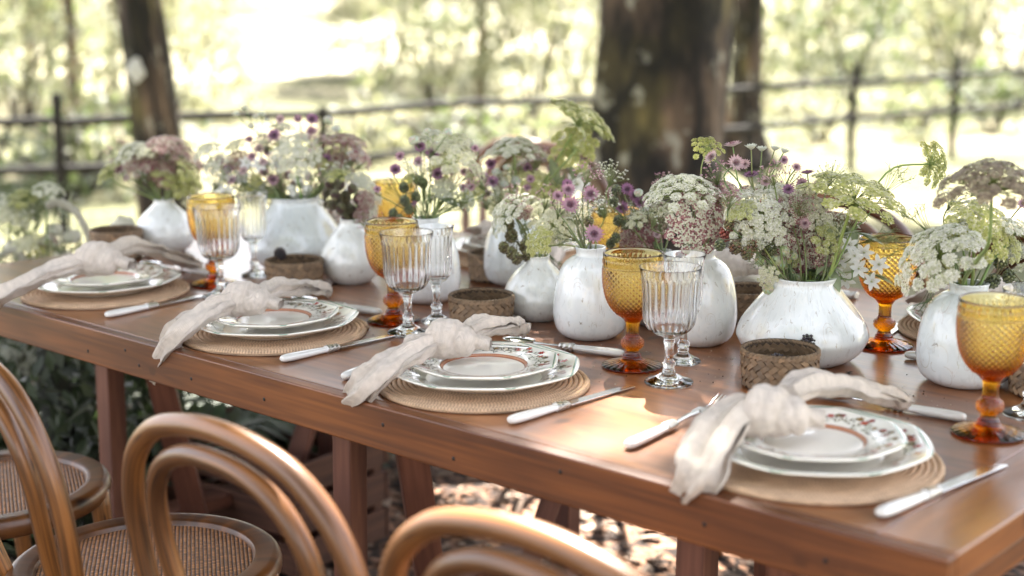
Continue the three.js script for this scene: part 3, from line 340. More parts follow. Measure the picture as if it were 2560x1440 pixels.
// china with a printed border of sprigs
function china(seed, inner, outer, ring) {
  return canvasTexture(1024, 1024, (g, w) => {
    const c = w / 2, r = rngOf(seed); g.fillStyle = '#f5f1e7'; g.fillRect(0, 0, w, w);
    const oct = (R) => { g.beginPath(); for (let i = 0; i <= 8; i++) { const a = i / 8 * TAU, x = c + Math.cos(a) * R, y = c + Math.sin(a) * R; i ? g.lineTo(x, y) : g.moveTo(x, y); } };
    oct(c * 0.955); g.strokeStyle = '#7d9a86'; g.lineWidth = 11; g.lineJoin = 'round'; g.stroke();
    const reds = ['#a8303c', '#b8434a', '#8f2c3c', '#9c5a4a'], browns = ['#7a5230', '#8f6a3c', '#5f4a30'], greens = ['#3d4429', '#4b5232', '#2f3626', '#5b5a34'];
    const leaf = (L, W) => { g.beginPath(); g.moveTo(0, 0); g.quadraticCurveTo(L * 0.4, -W, L, 0); g.quadraticCurveTo(L * 0.4, W, 0, 0); g.fill(); };
    const n = 44;
    for (let i = 0; i < n; i++) {
      const a = (i + (r() - 0.5) * 0.5) / n * TAU, R = lerp(inner + 0.05, outer - 0.05, 0.15 + 0.6 * r()) * c;
      g.save(); g.translate(c + Math.cos(a) * R, c + Math.sin(a) * R); g.rotate(a + (r() - 0.5) * 1.6); const s = c * (outer - inner) * (0.38 + 0.16 * r());
      g.fillStyle = g.strokeStyle = greens[Math.floor(r() * 4)]; g.lineWidth = 5; g.beginPath(); g.moveTo(-s * 0.6, 0); g.quadraticCurveTo(0, s * 0.2, s * 0.6, 0); g.stroke();
      for (let k = 0; k < 5; k++) { g.save(); g.translate(-s * 0.5 + k * s * 0.22, 0); g.rotate((k % 2 ? 1 : -1) * (0.6 + r() * 0.6)); leaf(s * (0.4 + 0.3 * r()), s * 0.13); g.restore(); }
      g.translate(s * 0.62, 0); g.fillStyle = (r() < 0.6 ? reds : browns)[Math.floor(r() * 3)];
      for (let k = 0; k < 6; k++) { g.save(); g.rotate(k / 6 * TAU); g.beginPath(); g.ellipse(s * 0.16, 0, s * 0.17, s * 0.085, 0, 0, 7); g.fill(); g.restore(); }
      g.fillStyle = '#caa04a'; g.beginPath(); g.arc(0, 0, s * 0.06, 0, 7); g.fill(); g.restore();
    }
    if (ring) { g.strokeStyle = '#b5714f'; g.lineWidth = 17; g.beginPath(); g.arc(c, c, ring * c, 0, 7); g.stroke(); g.strokeStyle = '#8a4a34'; g.lineWidth = 3; for (const d of [-9, 9]) { g.beginPath(); g.arc(c, c, ring * c + d, 0, 7); g.stroke(); } g.strokeStyle = '#e2b79c'; g.lineWidth = 2.5; for (let i = 0; i < 120; i++) { const a = i / 120 * TAU; g.beginPath(); g.arc(c + Math.cos(a) * ring * c, c + Math.sin(a) * ring * c, 4, 0, 7); g.stroke(); } }
  });
}
M.dinner = phys({ map: china(5, 0.60, 0.86, 0), roughness: 0.14, clearcoat: 0.7, clearcoatRoughness: 0.05 });
M.dessert = phys({ map: china(9, 0.56, 0.86, 0.53), roughness: 0.12, clearcoat: 0.7, clearcoatRoughness: 0.05 });
M.linen = phys({ color: new THREE.Color(0.86, 0.755, 0.66), roughness: 0.95, sheen: 0.4, sheenRoughness: 0.6, sheenColor: new THREE.Color(0.9, 0.85, 0.8), map: texture(512, 512, (u, v) => { const a = 0.5 + 0.5 * Math.sin(u * 128 * TAU), b = 0.5 + 0.5 * Math.sin(v * 128 * TAU), k = 0.86 + 0.1 * a * b + 0.12 * (fbm(u, v, 30, 30, 8) - 0.5); return [k, k, k]; }), bumpMap: bump(512, 512, (u, v) => 0.5 * (0.5 + 0.5 * Math.sin(u * 90 * TAU)) * (0.5 + 0.5 * Math.sin(v * 90 * TAU)) + 0.9 * fbm(u, v, 7, 9, 4)), bumpScale: 0.0022 });
M.linen.map.repeat.set(1, 6); M.linen.bumpMap.repeat.set(1, 6);
M.pearl = phys({ color: new THREE.Color(0.84, 0.82, 0.76), roughness: 0.18, clearcoat: 0.8, clearcoatRoughness: 0.08, map: texture(128, 128, (u, v) => { const k = 0.94 + 0.1 * (fbm(u, v, 3, 6, 2) - 0.5); return [k, k, k * 1.01]; }) });
M.steel = std({ color: new THREE.Color(0.72, 0.72, 0.70), metalness: 1, roughness: 0.16 });
M.silver = std({ color: new THREE.Color(0.55, 0.53, 0.49), metalness: 1, roughness: 0.33, bumpMap: bump(128, 128, (u, v) => fbm(u, v, 10, 10, 6)), bumpScale: 0.002 });
M.strand = std({ vertexColors: true, roughness: 0.6 });
M.basketWall = std({ color: new THREE.Color(0.05, 0.032, 0.02), roughness: 0.8 });
const sheet = (o) => phys({ vertexColors: true, roughness: 0.9, transmission: 0.4, thickness: 0, ...o });
M.petal = sheet({ transmission: 0.45 });
M.stem = std({ vertexColors: true, roughness: 0.6 });
M.berry = phys({ vertexColors: true, roughness: 0.3, clearcoat: 0.35, clearcoatRoughness: 0.25 });
M.leaf = sheet({ transmission: 0.3, roughness: 0.6 });
M.foliage = sheet({ transmission: 0.68, roughness: 0.92 });
M.bark = std({ roughness: 0.95, map: texture(512, 1024, (u, v) => { const ridge = Math.abs(fbm(u, v, 14, 5, 3) - 0.5) * 2, lich = smooth(0.62, 0.72, fbm(u, v, 24, 20, 40, 3)) * smooth(0.15, 0.6, Math.sin(u * TAU * 1 + 5.2) * 0.5 + 0.5) * smooth(0.3, 0.5, fbm(u, v, 40, 40, 41)), moss = smooth(0.45, 0.6, fbm(u, v, 4, 4, 60)), k = 0.25 + 1.7 * ridge; let c = [0.32 * k, 0.265 * k, 0.21 * k]; c = [0, 1, 2].map((i) => lerp(c[i], [0.26, 0.25, 0.11][i] * k, 0.6 * moss)); return [0, 1, 2].map((i) => lerp(c[i], [0.55, 0.55, 0.50][i], 0.75 * lich)); }), bumpMap: bump(512, 1024, (u, v) => Math.abs(fbm(u, v, 14, 5, 3) - 0.5) * 2 + 0.3 * fbm(u, v, 40, 60, 9)), bumpScale: 0.02 });
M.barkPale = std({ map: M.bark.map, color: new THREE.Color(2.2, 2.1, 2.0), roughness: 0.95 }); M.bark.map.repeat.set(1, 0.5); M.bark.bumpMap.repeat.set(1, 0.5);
M.fence = std({ map: woodTexture([0.06, 0.05, 0.035], [0.14, 0.115, 0.085], 71), roughness: 0.85 });
M.crate = std({ map: woodTexture([0.22, 0.13, 0.09], [0.44, 0.29, 0.21], 77), roughness: 0.8 });
M.chip = std({ roughness: 0.9 });
M.mulch = std({ roughness: 1, map: texture(1024, 1024, (u, v) => { const a = fbm(u, v, 60, 90, 2), b = fbm(u, v, 8, 8, 4), k = smooth(0.35, 0.7, a); const c = [lerp(0.16, 0.56, k), lerp(0.115, 0.42, k), lerp(0.09, 0.33, k)]; return c.map((x) => x * (0.75 + 0.5 * b)); }), bumpMap: bump(512, 512, (u, v) => fbm(u, v, 40, 60, 2)), bumpScale: 0.03 }); M.mulch.map.repeat.set(0.6, 0.6); M.mulch.bumpMap.repeat.set(0.6, 0.6);
M.lawn = std({ roughness: 1, map: texture(1024, 1024, (u, v) => { const a = fbm(u, v, 90, 90, 12), b = fbm(u, v, 5, 5, 14), c = fbm(u, v, 16, 16, 19); const dry = smooth(0.35, 0.65, 0.6 * b + 0.4 * c), k = 0.7 + 0.6 * a; return [lerp(0.35, 0.51, dry) * k, lerp(0.355, 0.48, dry) * k, lerp(0.23, 0.38, dry) * k]; }), bumpMap: bump(512, 512, (u, v) => fbm(u, v, 90, 90, 12)), bumpScale: 0.04 }); M.lawn.map.repeat.set(0.11, 0.11); M.lawn.bumpMap.repeat.set(0.3, 0.3);
M.meadow = std({ roughness: 1, map: texture(512, 512, (u, v) => { const a = fbm(u, v, 60, 60, 32), b = fbm(u, v, 6, 6, 34), k = 0.75 + 0.5 * a, dry = smooth(0.3, 0.7, b); return [lerp(0.50, 0.655, dry) * k, lerp(0.495, 0.62, dry) * k, lerp(0.39, 0.52, dry) * k]; }) }); M.meadow.map.repeat.set(0.07, 0.07);
// ------------------------------------------------------------------ the setting: ground, trees, fence, shrubs
function groundSheet(w, d, seg, y, inside) {
  const g = new THREE.PlaneGeometry(w, d, seg, seg); g.rotateX(-Math.PI / 2); const p = g.attributes.position, u = g.attributes.uv;
  for (let i = 0; i < p.count; i++) { const x = p.getX(i), z = p.getZ(i); p.setY(i, y(x, z)); u.setXY(i, x, z); }
  if (inside) { const a = [...g.index.array], keep = []; for (let i = 0; i < a.length; i += 3) { let ok = 0; for (let k = 0; k < 3; k++) ok += inside(p.getX(a[i + k]), p.getZ(a[i + k])) ? 1 : 0; if (ok === 3) keep.push(a[i], a[i + 1], a[i + 2]); } g.setIndex(keep); }
  g.computeVertexNormals(); return g;
}
const rise = (x, z) => { const d = Math.hypot(x + 1, z + 0.6), k = Math.max(0, d - 13.5); return 0.11 * k * k / (k + 14) * smooth(8, 2, z); };
struct('lawn', groundSheet(300, 300, 150, (x, z) => rise(x, z) - 0.012), M.lawn);
struct('meadow', groundSheet(300, 300, 200, (x, z) => rise(x, z) - 0.008 + 0.02, (x, z) => { const a = Math.atan2(z + 0.6, x + 1); return Math.hypot(x + 1, z + 0.6) > 16.5 + 1.2 * Math.sin(a * 7) + 0.8 * Math.sin(a * 17) && z < 12; }), M.meadow);
const mulchEdge = (x, z) => Math.hypot((x + 1.0) / 3.6, (z + 0.2) / 3.3) < 1 + 0.09 * Math.sin(5 * Math.atan2(z, x)) + 0.06 * Math.sin(11 * Math.atan2(z, x) + 1);
struct('mulch_bed', groundSheet(12, 12, 120, (x, z) => -0.006 + 0.004 * Math.sin(x * 9) * Math.sin(z * 8), mulchEdge), M.mulch);
{ // wood chips lying loose on the mulch
  const rnd = rngOf(5), n = 5200, g = box(1, 1, 1, 0, 0, 0, 0.12), m = new THREE.InstancedMesh(g, M.chip, n), o = new THREE.Object3D(), c = new THREE.Color();
  let k = 0; while (k < n) {
    const x = -3.4 + rnd() * 4.2, z = -3.2 + rnd() * 4; if (!mulchEdge(x, z)) continue;
    const L = 0.012 + rnd() * rnd() * 0.06; o.position.set(x, 0.004 + rnd() * 0.012, z); o.rotation.set((rnd() - 0.5) * 0.9, rnd() * 6.3, (rnd() - 0.5) * 0.9); o.scale.set(L, 0.003 + rnd() * 0.006, L * (0.25 + rnd() * 0.5)); o.updateMatrix(); m.setMatrixAt(k, o.matrix);
    const t = rnd(), s = 0.35 + 0.9 * rnd(); c.setRGB(lerp(0.13, 0.36, t) * s, lerp(0.085, 0.27, t) * s, lerp(0.06, 0.20, t) * s); m.setColorAt(k, c); k++;
  }
  m.name = 'wood_chips'; m.userData = { kind: 'stuff', label: 'brown wood chips scattered over the ground under the table', category: 'wood chips' }; m.castShadow = m.receiveShadow = true; scene.add(m);
}
// leaves: a small folded blade
function leafGeo(L, W, bend = 0.15, fold = 0.12, rows = 4) {
  const pos = [], idx = [], uv = [];
  for (let i = 0; i <= rows; i++) { const t = i / rows, w = W * Math.pow(Math.sin(Math.PI * Math.min(1, 0.06 + t * 0.94)), 0.8) * 0.5, y = -bend * L * t * t; for (const s of [-1, 0, 1]) { pos.push(s * w, y + (s ? fold * w : 0), t * L); uv.push(s * 0.5 + 0.5, t); } }
  for (let i = 0; i < rows; i++) for (let j = 0; j < 2; j++) { const a = i * 3 + j; idx.push(a, a + 3, a + 1, a + 1, a + 3, a + 4); }
  const g = new THREE.BufferGeometry(); g.setAttribute('position', new THREE.Float32BufferAttribute(pos, 3)); g.setAttribute('uv', new THREE.Float32BufferAttribute(uv, 2)); g.setIndex(idx); g.computeVertexNormals(); return g;
}
function leafCluster(n, L, spread, seed, tones) {
  const rnd = rngOf(seed), list = [];
  for (let i = 0; i < n; i++) { const s = 0.6 + 0.7 * rnd(), g = leafGeo(L * s, L * s * 0.55, 0.2, 0.15, 2), c = tones[Math.floor(rnd() * tones.length)], b = 0.75 + 0.5 * rnd(); rot(g, (rnd() - 0.3) * 2.2, rnd() * TAU, (rnd() - 0.5) * 1.2); const r = spread * Math.cbrt(rnd()), a = rnd() * TAU, e = Math.acos(2 * rnd() - 1); g.translate(r * Math.sin(e) * Math.cos(a), r * Math.cos(e) * 0.8, r * Math.sin(e) * Math.sin(a)); list.push(paint(g, c.map((x) => x * b))); }
  return merge(list);
}
const GREENS = [[[0.15, 0.185, 0.075], [0.20, 0.22, 0.10], [0.26, 0.26, 0.135]], [[0.27, 0.27, 0.14], [0.34, 0.32, 0.19], [0.22, 0.23, 0.115]], [[0.08, 0.11, 0.035], [0.115, 0.15, 0.045], [0.16, 0.18, 0.07]]];
const canopyLeaf = [0, 1].map((k) => leafCluster(46, 0.13, 0.42, 50 + k, [[0.11, 0.15, 0.035], [0.15, 0.19, 0.05], [0.20, 0.22, 0.07]]));
const shrubLeaf = GREENS.map((t, k) => leafCluster(34, 0.085, 0.26, 60 + k, t));
function foliage(name, parent, geo, spots, seed, flat = 1) { // spots: [x, y, z, scale]
  const rnd = rngOf(seed), m = new THREE.InstancedMesh(geo, M.foliage, spots.length), o = new THREE.Object3D();
  spots.forEach((s, i) => { o.position.set(s[0], s[1], s[2]); o.rotation.set((rnd() - 0.5) * 0.6, rnd() * TAU, (rnd() - 0.5) * 0.6); o.scale.setScalar(s[3]); o.updateMatrix(); m.setMatrixAt(i, o.matrix); });
  m.name = name; m.userData.kind = 'stuff'; m.castShadow = m.receiveShadow = true; parent.add(m); return m;
}
// spots of sunlight that reach the place: [x, y, z, radius of the gap in the leaves]
const GAPS = [[-0.63, 0.76, -0.04, 0.20], [-1.62, 0.76, -0.08, -0.02], [-0.50, 0.83, 0.46, 0.16], [-0.10, 0.84, 0.5, 0.16], [-0.8, 0.84, 0.4, 0.08], [-1.39, 0, -1.43, 0.35], [-2.1, 0, -1.4, 0.35], [-2.75, 0.9, -0.5, 0.3], [-3, 0, -2.6, 0.6]];
const inGap = (x, y, z) => GAPS.some(([gx, gy, gz, r]) => { const dx = x - gx, dy = y - gy, dz = z - gz, k = dx * SUN.x + dy * SUN.y + dz * SUN.z; return Math.hypot(dx - k * SUN.x, dy - k * SUN.y, dz - k * SUN.z) < r + 0.42; });
function crownSpots(c, R, n, seed, scale = 1, gaps = true) {
  const rnd = rngOf(seed), out = []; while (out.length < n) {
    const a = rnd() * TAU, e = Math.acos(2 * rnd() - 1), r = 0.35 + 0.65 * Math.cbrt(rnd()), x = c[0] + R[0] * r * Math.sin(e) * Math.cos(a), y = c[1] + R[1] * r * Math.cos(e), z = c[2] + R[2] * r * Math.sin(e) * Math.sin(a);
    if (fbm((x + 50) / 100, (z + 50) / 100, 60, 60, 7, 2) < 0.14 || (gaps && inGap(x, y, z))) { if (rnd() < 0.02) out.push([c[0], c[1], c[2], scale]); continue; } out.push([x, y, z, scale * (0.75 + 0.5 * rnd())]);
  } return out;
}
function trunkShape(path, r, flare, seed) {
  return sweep(path, 40, 28, (t, a) => { const w = 1 + 0.10 * Math.sin(3 * a + seed + t * 4) + 0.06 * Math.sin(7 * a - t * 6 + seed) + 0.03 * Math.sin(13 * a + t * 20); const k = r * (1 - 0.35 * t) * w * (1 + flare * Math.exp(-t * 16) * (1 + 0.45 * Math.sin(5 * a + seed))); return [Math.cos(a) * k, Math.sin(a) * k]; }, { up: [1, 0, 0] });
}
function tree(label, path, r, flare, seed, crowns) {
  const b = path[0], t = thing('tree', label, 'tree', b); const loc = path.map((p) => [p[0] - b[0], p[1] - b[1], p[2] - b[2]]);
  const tr = part('trunk', trunkShape(loc, r, flare, seed), M.bark, t), top = loc[loc.length - 1], rnd = rngOf(seed * 31 + 1);
  for (let i = 0; i < 6; i++) { const a = i / 6 * TAU + rnd(), L = 1.5 + 1.5 * rnd(), p = loc[loc.length - 2]; const s = [lerp(p[0], top[0], i / 6), lerp(p[1], top[1], i / 6), lerp(p[2], top[2], i / 6)]; part('limb', tube([s, [s[0] + Math.cos(a) * L * 0.5, s[1] + L * 0.45, s[2] + Math.sin(a) * L * 0.5], [s[0] + Math.cos(a) * L, s[1] + L * 0.7, s[2] + Math.sin(a) * L]], (q) => r * 0.4 * (1 - 0.8 * q), 10, 7), M.bark, t); }
  crowns.forEach(([c, R, n, sc], k) => foliage('crown', t, canopyLeaf[k % 2], crownSpots(c, R, n, seed * 7 + k, sc).map((s) => [s[0] - b[0], s[1] - b[1], s[2] - b[2], s[3]]), seed + k));
  return t;
}
tree('thick mossy trunk with lichen patches behind the middle of the table', [[-3.62, -0.05, -4.45], [-3.60, 1.0, -4.47], [-3.57, 2.2, -4.5], [-3.5, 4.6, -4.5], [-3.4, 7, -4.4]], 0.335, 0.28, 2, [[[-3.6, 6.4, -3.0], [5.2, 1.7, 4.2], 4200, 1], [[-2.8, 5.0, -1.4], [4.2, 0.9, 3.4], 2400, 1]]);
tree('slim dark leaning trunk with a pale patch behind the left flowers', [[-6.05, -0.05, -3.2], [-6.22, 1.0, -3.22], [-6.5, 2.4, -3.25], [-6.6, 4.4, -3.2], [-6.5, 6.5, -3]], 0.135, 0.3, 5, [[[-6.2, 6.3, -2.8], [3.2, 1.6, 3.0], 1100, 1], [[-4.4, 4.7, -2.6], [3.2, 0.8, 2.8], 1700, 1]]);
tree('dark trunk with a flared root just right behind the thick trunk', [[-5.6, 0, -8.35], [-5.62, 1, -8.4], [-5.62, 3, -8.4], [-5.6, 6, -8.3]], 0.125, 1.5, 8, [[[-5.6, 6.8, -8.3], [2.0, 1.5, 2.0], 350, 1]]);
tree('leafy tree standing behind the camera on the near side of the table', [[2.6, -0.05, 4.4], [2.6, 1.5, 4.4], [2.5, 3, 4.4], [2.3, 5.2, 4.2]], 0.2, 0.3, 12, [[[1.8, 4.4, 4.2], [3.6, 2.0, 1.8], 1300, 1]]);
solo('lichen_patch', (() => { const rnd = rngOf(4), l = []; for (let i = 0; i < 16; i++) l.push(new THREE.SphereGeometry(0.012 + 0.018 * rnd(), 7, 5).scale(1, 1, 0.35).translate((rnd() - 0.5) * 0.055, (rnd() - 0.5) * 0.10, (rnd() - 0.5) * 0.01)); const g = merge(l); g.rotateY(0.7); return g; })(), std({ color: new THREE.Color(0.42, 0.42, 0.38), roughness: 1 }), 'pale lichen patch on the slim dark trunk', 'lichen', [-6.105, 0.96, -3.085]);

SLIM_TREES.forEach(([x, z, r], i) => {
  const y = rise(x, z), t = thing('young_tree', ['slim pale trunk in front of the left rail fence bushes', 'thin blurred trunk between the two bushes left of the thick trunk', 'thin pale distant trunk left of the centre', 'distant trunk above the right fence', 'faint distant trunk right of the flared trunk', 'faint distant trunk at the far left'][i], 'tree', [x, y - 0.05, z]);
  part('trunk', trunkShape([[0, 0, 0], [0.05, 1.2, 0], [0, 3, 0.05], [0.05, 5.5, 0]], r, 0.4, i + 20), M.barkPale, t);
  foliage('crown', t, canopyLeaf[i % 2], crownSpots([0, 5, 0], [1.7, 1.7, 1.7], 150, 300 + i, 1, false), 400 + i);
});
const TONES = ['mid green', 'pale yellow green', 'dark green'], COUNT = ['first', 'second', 'third', 'fourth', 'fifth', 'sixth', 'seventh', 'eighth', 'ninth', 'tenth', 'eleventh', 'twelfth', 'thirteenth', 'fourteenth', 'fifteenth', 'sixteenth', 'seventeenth', 'eighteenth'];
const shrubKind = ([, , , h, tone]) => `${TONES[tone]} blurred ${h < 1 ? 'low ' : ''}bush`, bearing = ([x, z]) => Math.atan2(x - 0.58, 1.31 - z);
SHRUBS.forEach((S, i) => {
  const [x, z, r, h, tone] = S, kin = SHRUBS.filter((q) => shrubKind(q) === shrubKind(S)).sort((a, b) => bearing(a) - bearing(b));
  const y = rise(x, z), t = thing('shrub', `${shrubKind(S)} beyond the fence, ${COUNT[kin.indexOf(S)]} of its kind from the left`, 'bush', [x, y, z], 0, `${shrubKind(S)}es beyond the fence`);
  const rnd = rngOf(900 + i); for (let k = 0; k < 4; k++) { const a = k * 1.6 + rnd(); part('stem', tube([[0, -0.05, 0], [Math.cos(a) * r * 0.25, h * 0.4, Math.sin(a) * r * 0.25], [Math.cos(a) * r * 0.6, h * 0.8, Math.sin(a) * r * 0.6]], (q) => 0.03 * (1 - 0.7 * q), 6, 5), M.bark, t); }
  const spots = [], n = Math.round(30 * r * r * Math.max(0.5, h / 1.6)); while (spots.length < n) { const a = rnd() * TAU, q = Math.sqrt(rnd()) * r, yy = Math.pow(rnd(), 0.8) * h; const lump = 0.75 + 0.35 * Math.sin(a * 3 + i) * Math.sin(yy * 3 + i * 2); if (q > r * lump * Math.sqrt(Math.max(0.1, 1 - (yy / h) ** 2 * 0.8))) continue; spots.push([q * Math.cos(a), yy, q * Math.sin(a), 0.8 + 0.6 * rnd()]); }
  foliage('leaves', t, shrubLeaf[tone], spots, 800 + i);
});
{ // post-and-rail fence: two rows of round rails that run from post to post
  const line = [[-7.6, -2.15], [-6.55, -2.85], [-5.98, -3.75], [-5.62, -5.2], [-5.2, -7.0], [-4.86, -8.75], [-4.42, -10.9], [-4.0, -13.2]];
  const f = thing('rail_fence', 'dark wooden fence of posts and two round rails behind the trees', 'fence', [line[0][0], 0, line[0][1]]); const rnd = rngOf(61);
  [line[0], line[1], [-5.83, -4.15], line[5], [-4.6, -10], line[7]].forEach(([x, z], i) => { const h = (i === 2 ? 0.70 : 0.82) + 0.02 * rnd(); part('post', tube([[x - line[0][0], -0.1, z - line[0][1]], [x - line[0][0], h * 0.5, z - line[0][1]], [x - line[0][0] + 0.01, h, z - line[0][1]]], (t) => 0.031 - 0.004 * t, 6, 9), M.fence, f); });
  for (let i = 0; i < line.length - 1; i++) for (const h of [0.40, 0.68]) { const a = line[i], b = line[i + 1], q = (k) => [lerp(a[0], b[0], k) - line[0][0] + 0.01 * (rnd() - 0.5), h + 0.03 * (rnd() - 0.5), lerp(a[1], b[1], k) - line[0][1] + 0.01 * (rnd() - 0.5)]; part('rail', tube([q(-0.02), q(0.33), q(0.66), q(1.02)], () => 0.025, 12, 8), M.fence, f); }
}
// ------------------------------------------------------------------ the table, chairs and what stands under it
const TOP = 0.76, LEFT = -2.32, FAR = -1.197;
{
  const t = thing('trestle_table', 'long reddish brown wooden trestle table laid for a meal', 'table');
  const W = -LEFT, D = -FAR;
  const top = box(W - 0.09, 0.034, D - 0.044, 0, 0, 0, 0.003); part('tabletop', top.translate(LEFT / 2 - 0.045, TOP - 0.017, FAR / 2), M.table, t);
  const strip = (g, name = 'edge_board') => part(name, g, M.apron, t);
  strip(box(W, 0.0655, 0.022, LEFT / 2, TOP - 0.0328, -0.011, 0.003)); strip(box(W, 0.0655, 0.022, LEFT / 2, TOP - 0.0328, FAR + 0.011, 0.003));
  { const g = box(0.09, 0.0345, D - 0.044, 0, 0, 0, 0.003); g.translate(-0.045, TOP - 0.0172, FAR / 2); part('end_board', g, M.table, t); strip(box(0.02, 0.031, D - 0.044, -0.012, TOP - 0.0500, FAR / 2, 0.002), 'end_apron'); }
  const rnd = rngOf(9);
  for (const x of [-2.2, -1.62, -1.50, -1.46, -1.31, -1.12, -0.85, -0.71, -0.52, -0.30, -0.14]) { const g = new THREE.SphereGeometry(0.0032, 8, 6).scale(1, 1, 0.35); part('nail', g.translate(x, TOP - 0.018 - 0.03 * rnd(), 0), M.nail, t); }
  for (const [k, xa] of [-2.02, -1.25, -0.50].entries()) {
    for (const s of [0, 1]) {
      const z = (q) => (s ? FAR - q : q);
      part('leg', beam([xa, 0.69, z(-0.29)], [xa - 0.02, 0, z(-0.29)], 0.048, 0.042), M.trestle, t); part('leg', beam([xa + 0.115, 0.69, z(-0.305)], [xa + 0.0, 0, z(-0.52)], 0.055, 0.042), M.trestle, t);
      part('brace', beam([xa - 0.05, 0.665, z(-0.33)], [xa + 0.17, 0.665, z(-0.33)], 0.05, 0.045), M.trestle, t);
    }
    part('stretcher', beam([xa + 0.05, 0.668, -0.24], [xa + 0.05, 0.668, FAR + 0.24], 0.045, 0.05), M.trestle, t);
    part('stretcher', beam([xa - 0.075, 0.16, -0.33], [xa - 0.075, 0.16, FAR + 0.33], 0.07, 0.03), M.trestle, t);
  }
}
{ // slatted crate under the far left of the table
  const t = thing('wooden_crate', 'old brown slatted crate on the mulch under the table', 'crate', [-2.12, 0, -0.78], 0.1);
  for (const s of [-1, 1]) { for (let i = 0; i < 3; i++) part('slat', box(0.5, 0.075, 0.012, 0, 0.05 + i * 0.095, s * 0.16, 0.002), M.crate, t); for (let i = 0; i < 3; i++) part('slat', box(0.012, 0.075, 0.30, s * 0.244, 0.05 + i * 0.095, 0, 0.002), M.crate, t); }
  for (const x of [-1, 1]) for (const z of [-1, 1]) part('corner_post', box(0.03, 0.29, 0.03, x * 0.222, 0.147, z * 0.139, 0.002), M.crate, t);
  part('bottom_board', box(0.47, 0.012, 0.30, 0, 0.012, 0, 0.002), M.crate, t);
}
// bentwood chair: seat at the origin, back towards +z
function makeChair(label, group, wood, rim) {
  const t = thing('bentwood_chair', label, 'chair', [0, 0, 0], 0, group);
  const seat = turned([[0.163, 0.442, 1], [0.207, 0.440, 1], [0.213, 0.450], [0.214, 0.462], [0.209, 0.472], [0.198, 0.476], [0.172, 0.474, 1], [0.168, 0.466, 1], [0.163, 0.442, 1]], 64, null, 3); seat.translate(0, -0.014, 0); part('seat_frame', seat, rim, t);
  const cane = turned([[0.171, 0.4655], [0.12, 0.4675], [0.06, 0.468], [0, 0.468]], 48, null, 3), p = cane.attributes.position, u = cane.attributes.uv; for (let i = 0; i < p.count; i++) u.setXY(i, p.getX(i), p.getZ(i)); cane.translate(0, -0.014, 0); part('cane_seat', cane, M.cane, t);
  const mirror = (l) => [...l, ...l.slice(0, -1).reverse().map(([x, y, z]) => [-x, y, z])];
  part('back_hoop', tube(mirror([[-0.215, 0, 0.30], [-0.208, 0.22, 0.235], [-0.200, 0.45, 0.200], [-0.213, 0.56, 0.210], [-0.220, 0.64, 0.220], [-0.212, 0.712, 0.231], [-0.183, 0.775, 0.241], [-0.132, 0.817, 0.247], [-0.066, 0.836, 0.250], [0, 0.842, 0.251]]), 0.0145, 110, 14), wood, t);
  part('inner_hoop', tube(mirror([[-0.112, 0.445, 0.178], [-0.128, 0.54, 0.204], [-0.145, 0.62, 0.222], [-0.150, 0.68, 0.233], [-0.140, 0.735, 0.244], [-0.110, 0.777, 0.252], [-0.060, 0.802, 0.257], [0, 0.809, 0.259]]), 0.013, 80, 14), wood, t);
  for (const s of [-1, 1]) part('front_leg', tube([[s * 0.15, 0.445, -0.13], [s * 0.158, 0.25, -0.145], [s * 0.175, 0, -0.185]], (q) => 0.0185 - 0.006 * q, 12, 12), wood, t);
  part('leg_ring', new THREE.TorusGeometry(0.158, 0.009, 8, 40).rotateX(Math.PI / 2).translate(0, 0.21, 0.02), wood, t);
  for (const s of [-1, 1]) part('screw', new THREE.SphereGeometry(0.006, 8, 6).translate(s * 0.200, 0.447, 0.186), M.nail, t);
  return t;
}
{
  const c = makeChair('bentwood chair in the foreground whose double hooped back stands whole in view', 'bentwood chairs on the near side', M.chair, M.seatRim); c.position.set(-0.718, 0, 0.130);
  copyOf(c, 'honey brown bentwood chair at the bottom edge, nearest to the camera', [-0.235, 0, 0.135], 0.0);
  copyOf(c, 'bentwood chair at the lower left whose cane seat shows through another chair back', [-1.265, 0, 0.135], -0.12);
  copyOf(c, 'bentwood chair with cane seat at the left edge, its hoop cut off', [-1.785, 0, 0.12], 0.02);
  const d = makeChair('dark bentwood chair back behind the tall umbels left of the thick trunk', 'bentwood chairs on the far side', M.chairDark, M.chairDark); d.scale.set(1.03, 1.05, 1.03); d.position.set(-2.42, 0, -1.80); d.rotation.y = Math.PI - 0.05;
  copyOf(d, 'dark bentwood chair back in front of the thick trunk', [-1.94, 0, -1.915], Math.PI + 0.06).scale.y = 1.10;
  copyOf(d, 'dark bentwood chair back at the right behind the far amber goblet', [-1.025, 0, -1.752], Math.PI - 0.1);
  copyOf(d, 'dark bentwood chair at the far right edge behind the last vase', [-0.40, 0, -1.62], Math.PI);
}
// ferns in the shade beneath and behind the left half of the table
function frond(L, seed) {
  const rnd = rngOf(seed), list = [], n = 20; const at = (t) => [0, L * (0.9 * t - 0.55 * t * t), L * (0.25 * t + 0.65 * t * t)];
  list.push(paint(tube([0, 0.25, 0.5, 0.75, 1].map(at), (t) => 0.0022 * (1 - 0.8 * t), 8, 4), [0.10, 0.11, 0.04]));
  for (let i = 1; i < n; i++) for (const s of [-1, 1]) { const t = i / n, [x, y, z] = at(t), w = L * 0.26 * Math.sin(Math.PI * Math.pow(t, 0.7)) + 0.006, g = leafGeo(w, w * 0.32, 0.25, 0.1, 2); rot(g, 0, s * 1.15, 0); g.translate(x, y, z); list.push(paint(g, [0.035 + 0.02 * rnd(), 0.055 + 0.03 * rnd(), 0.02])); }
  return merge(list);
}
const fronds = [0, 1, 2].map((k) => frond(0.5 + 0.1 * k, 70 + k));
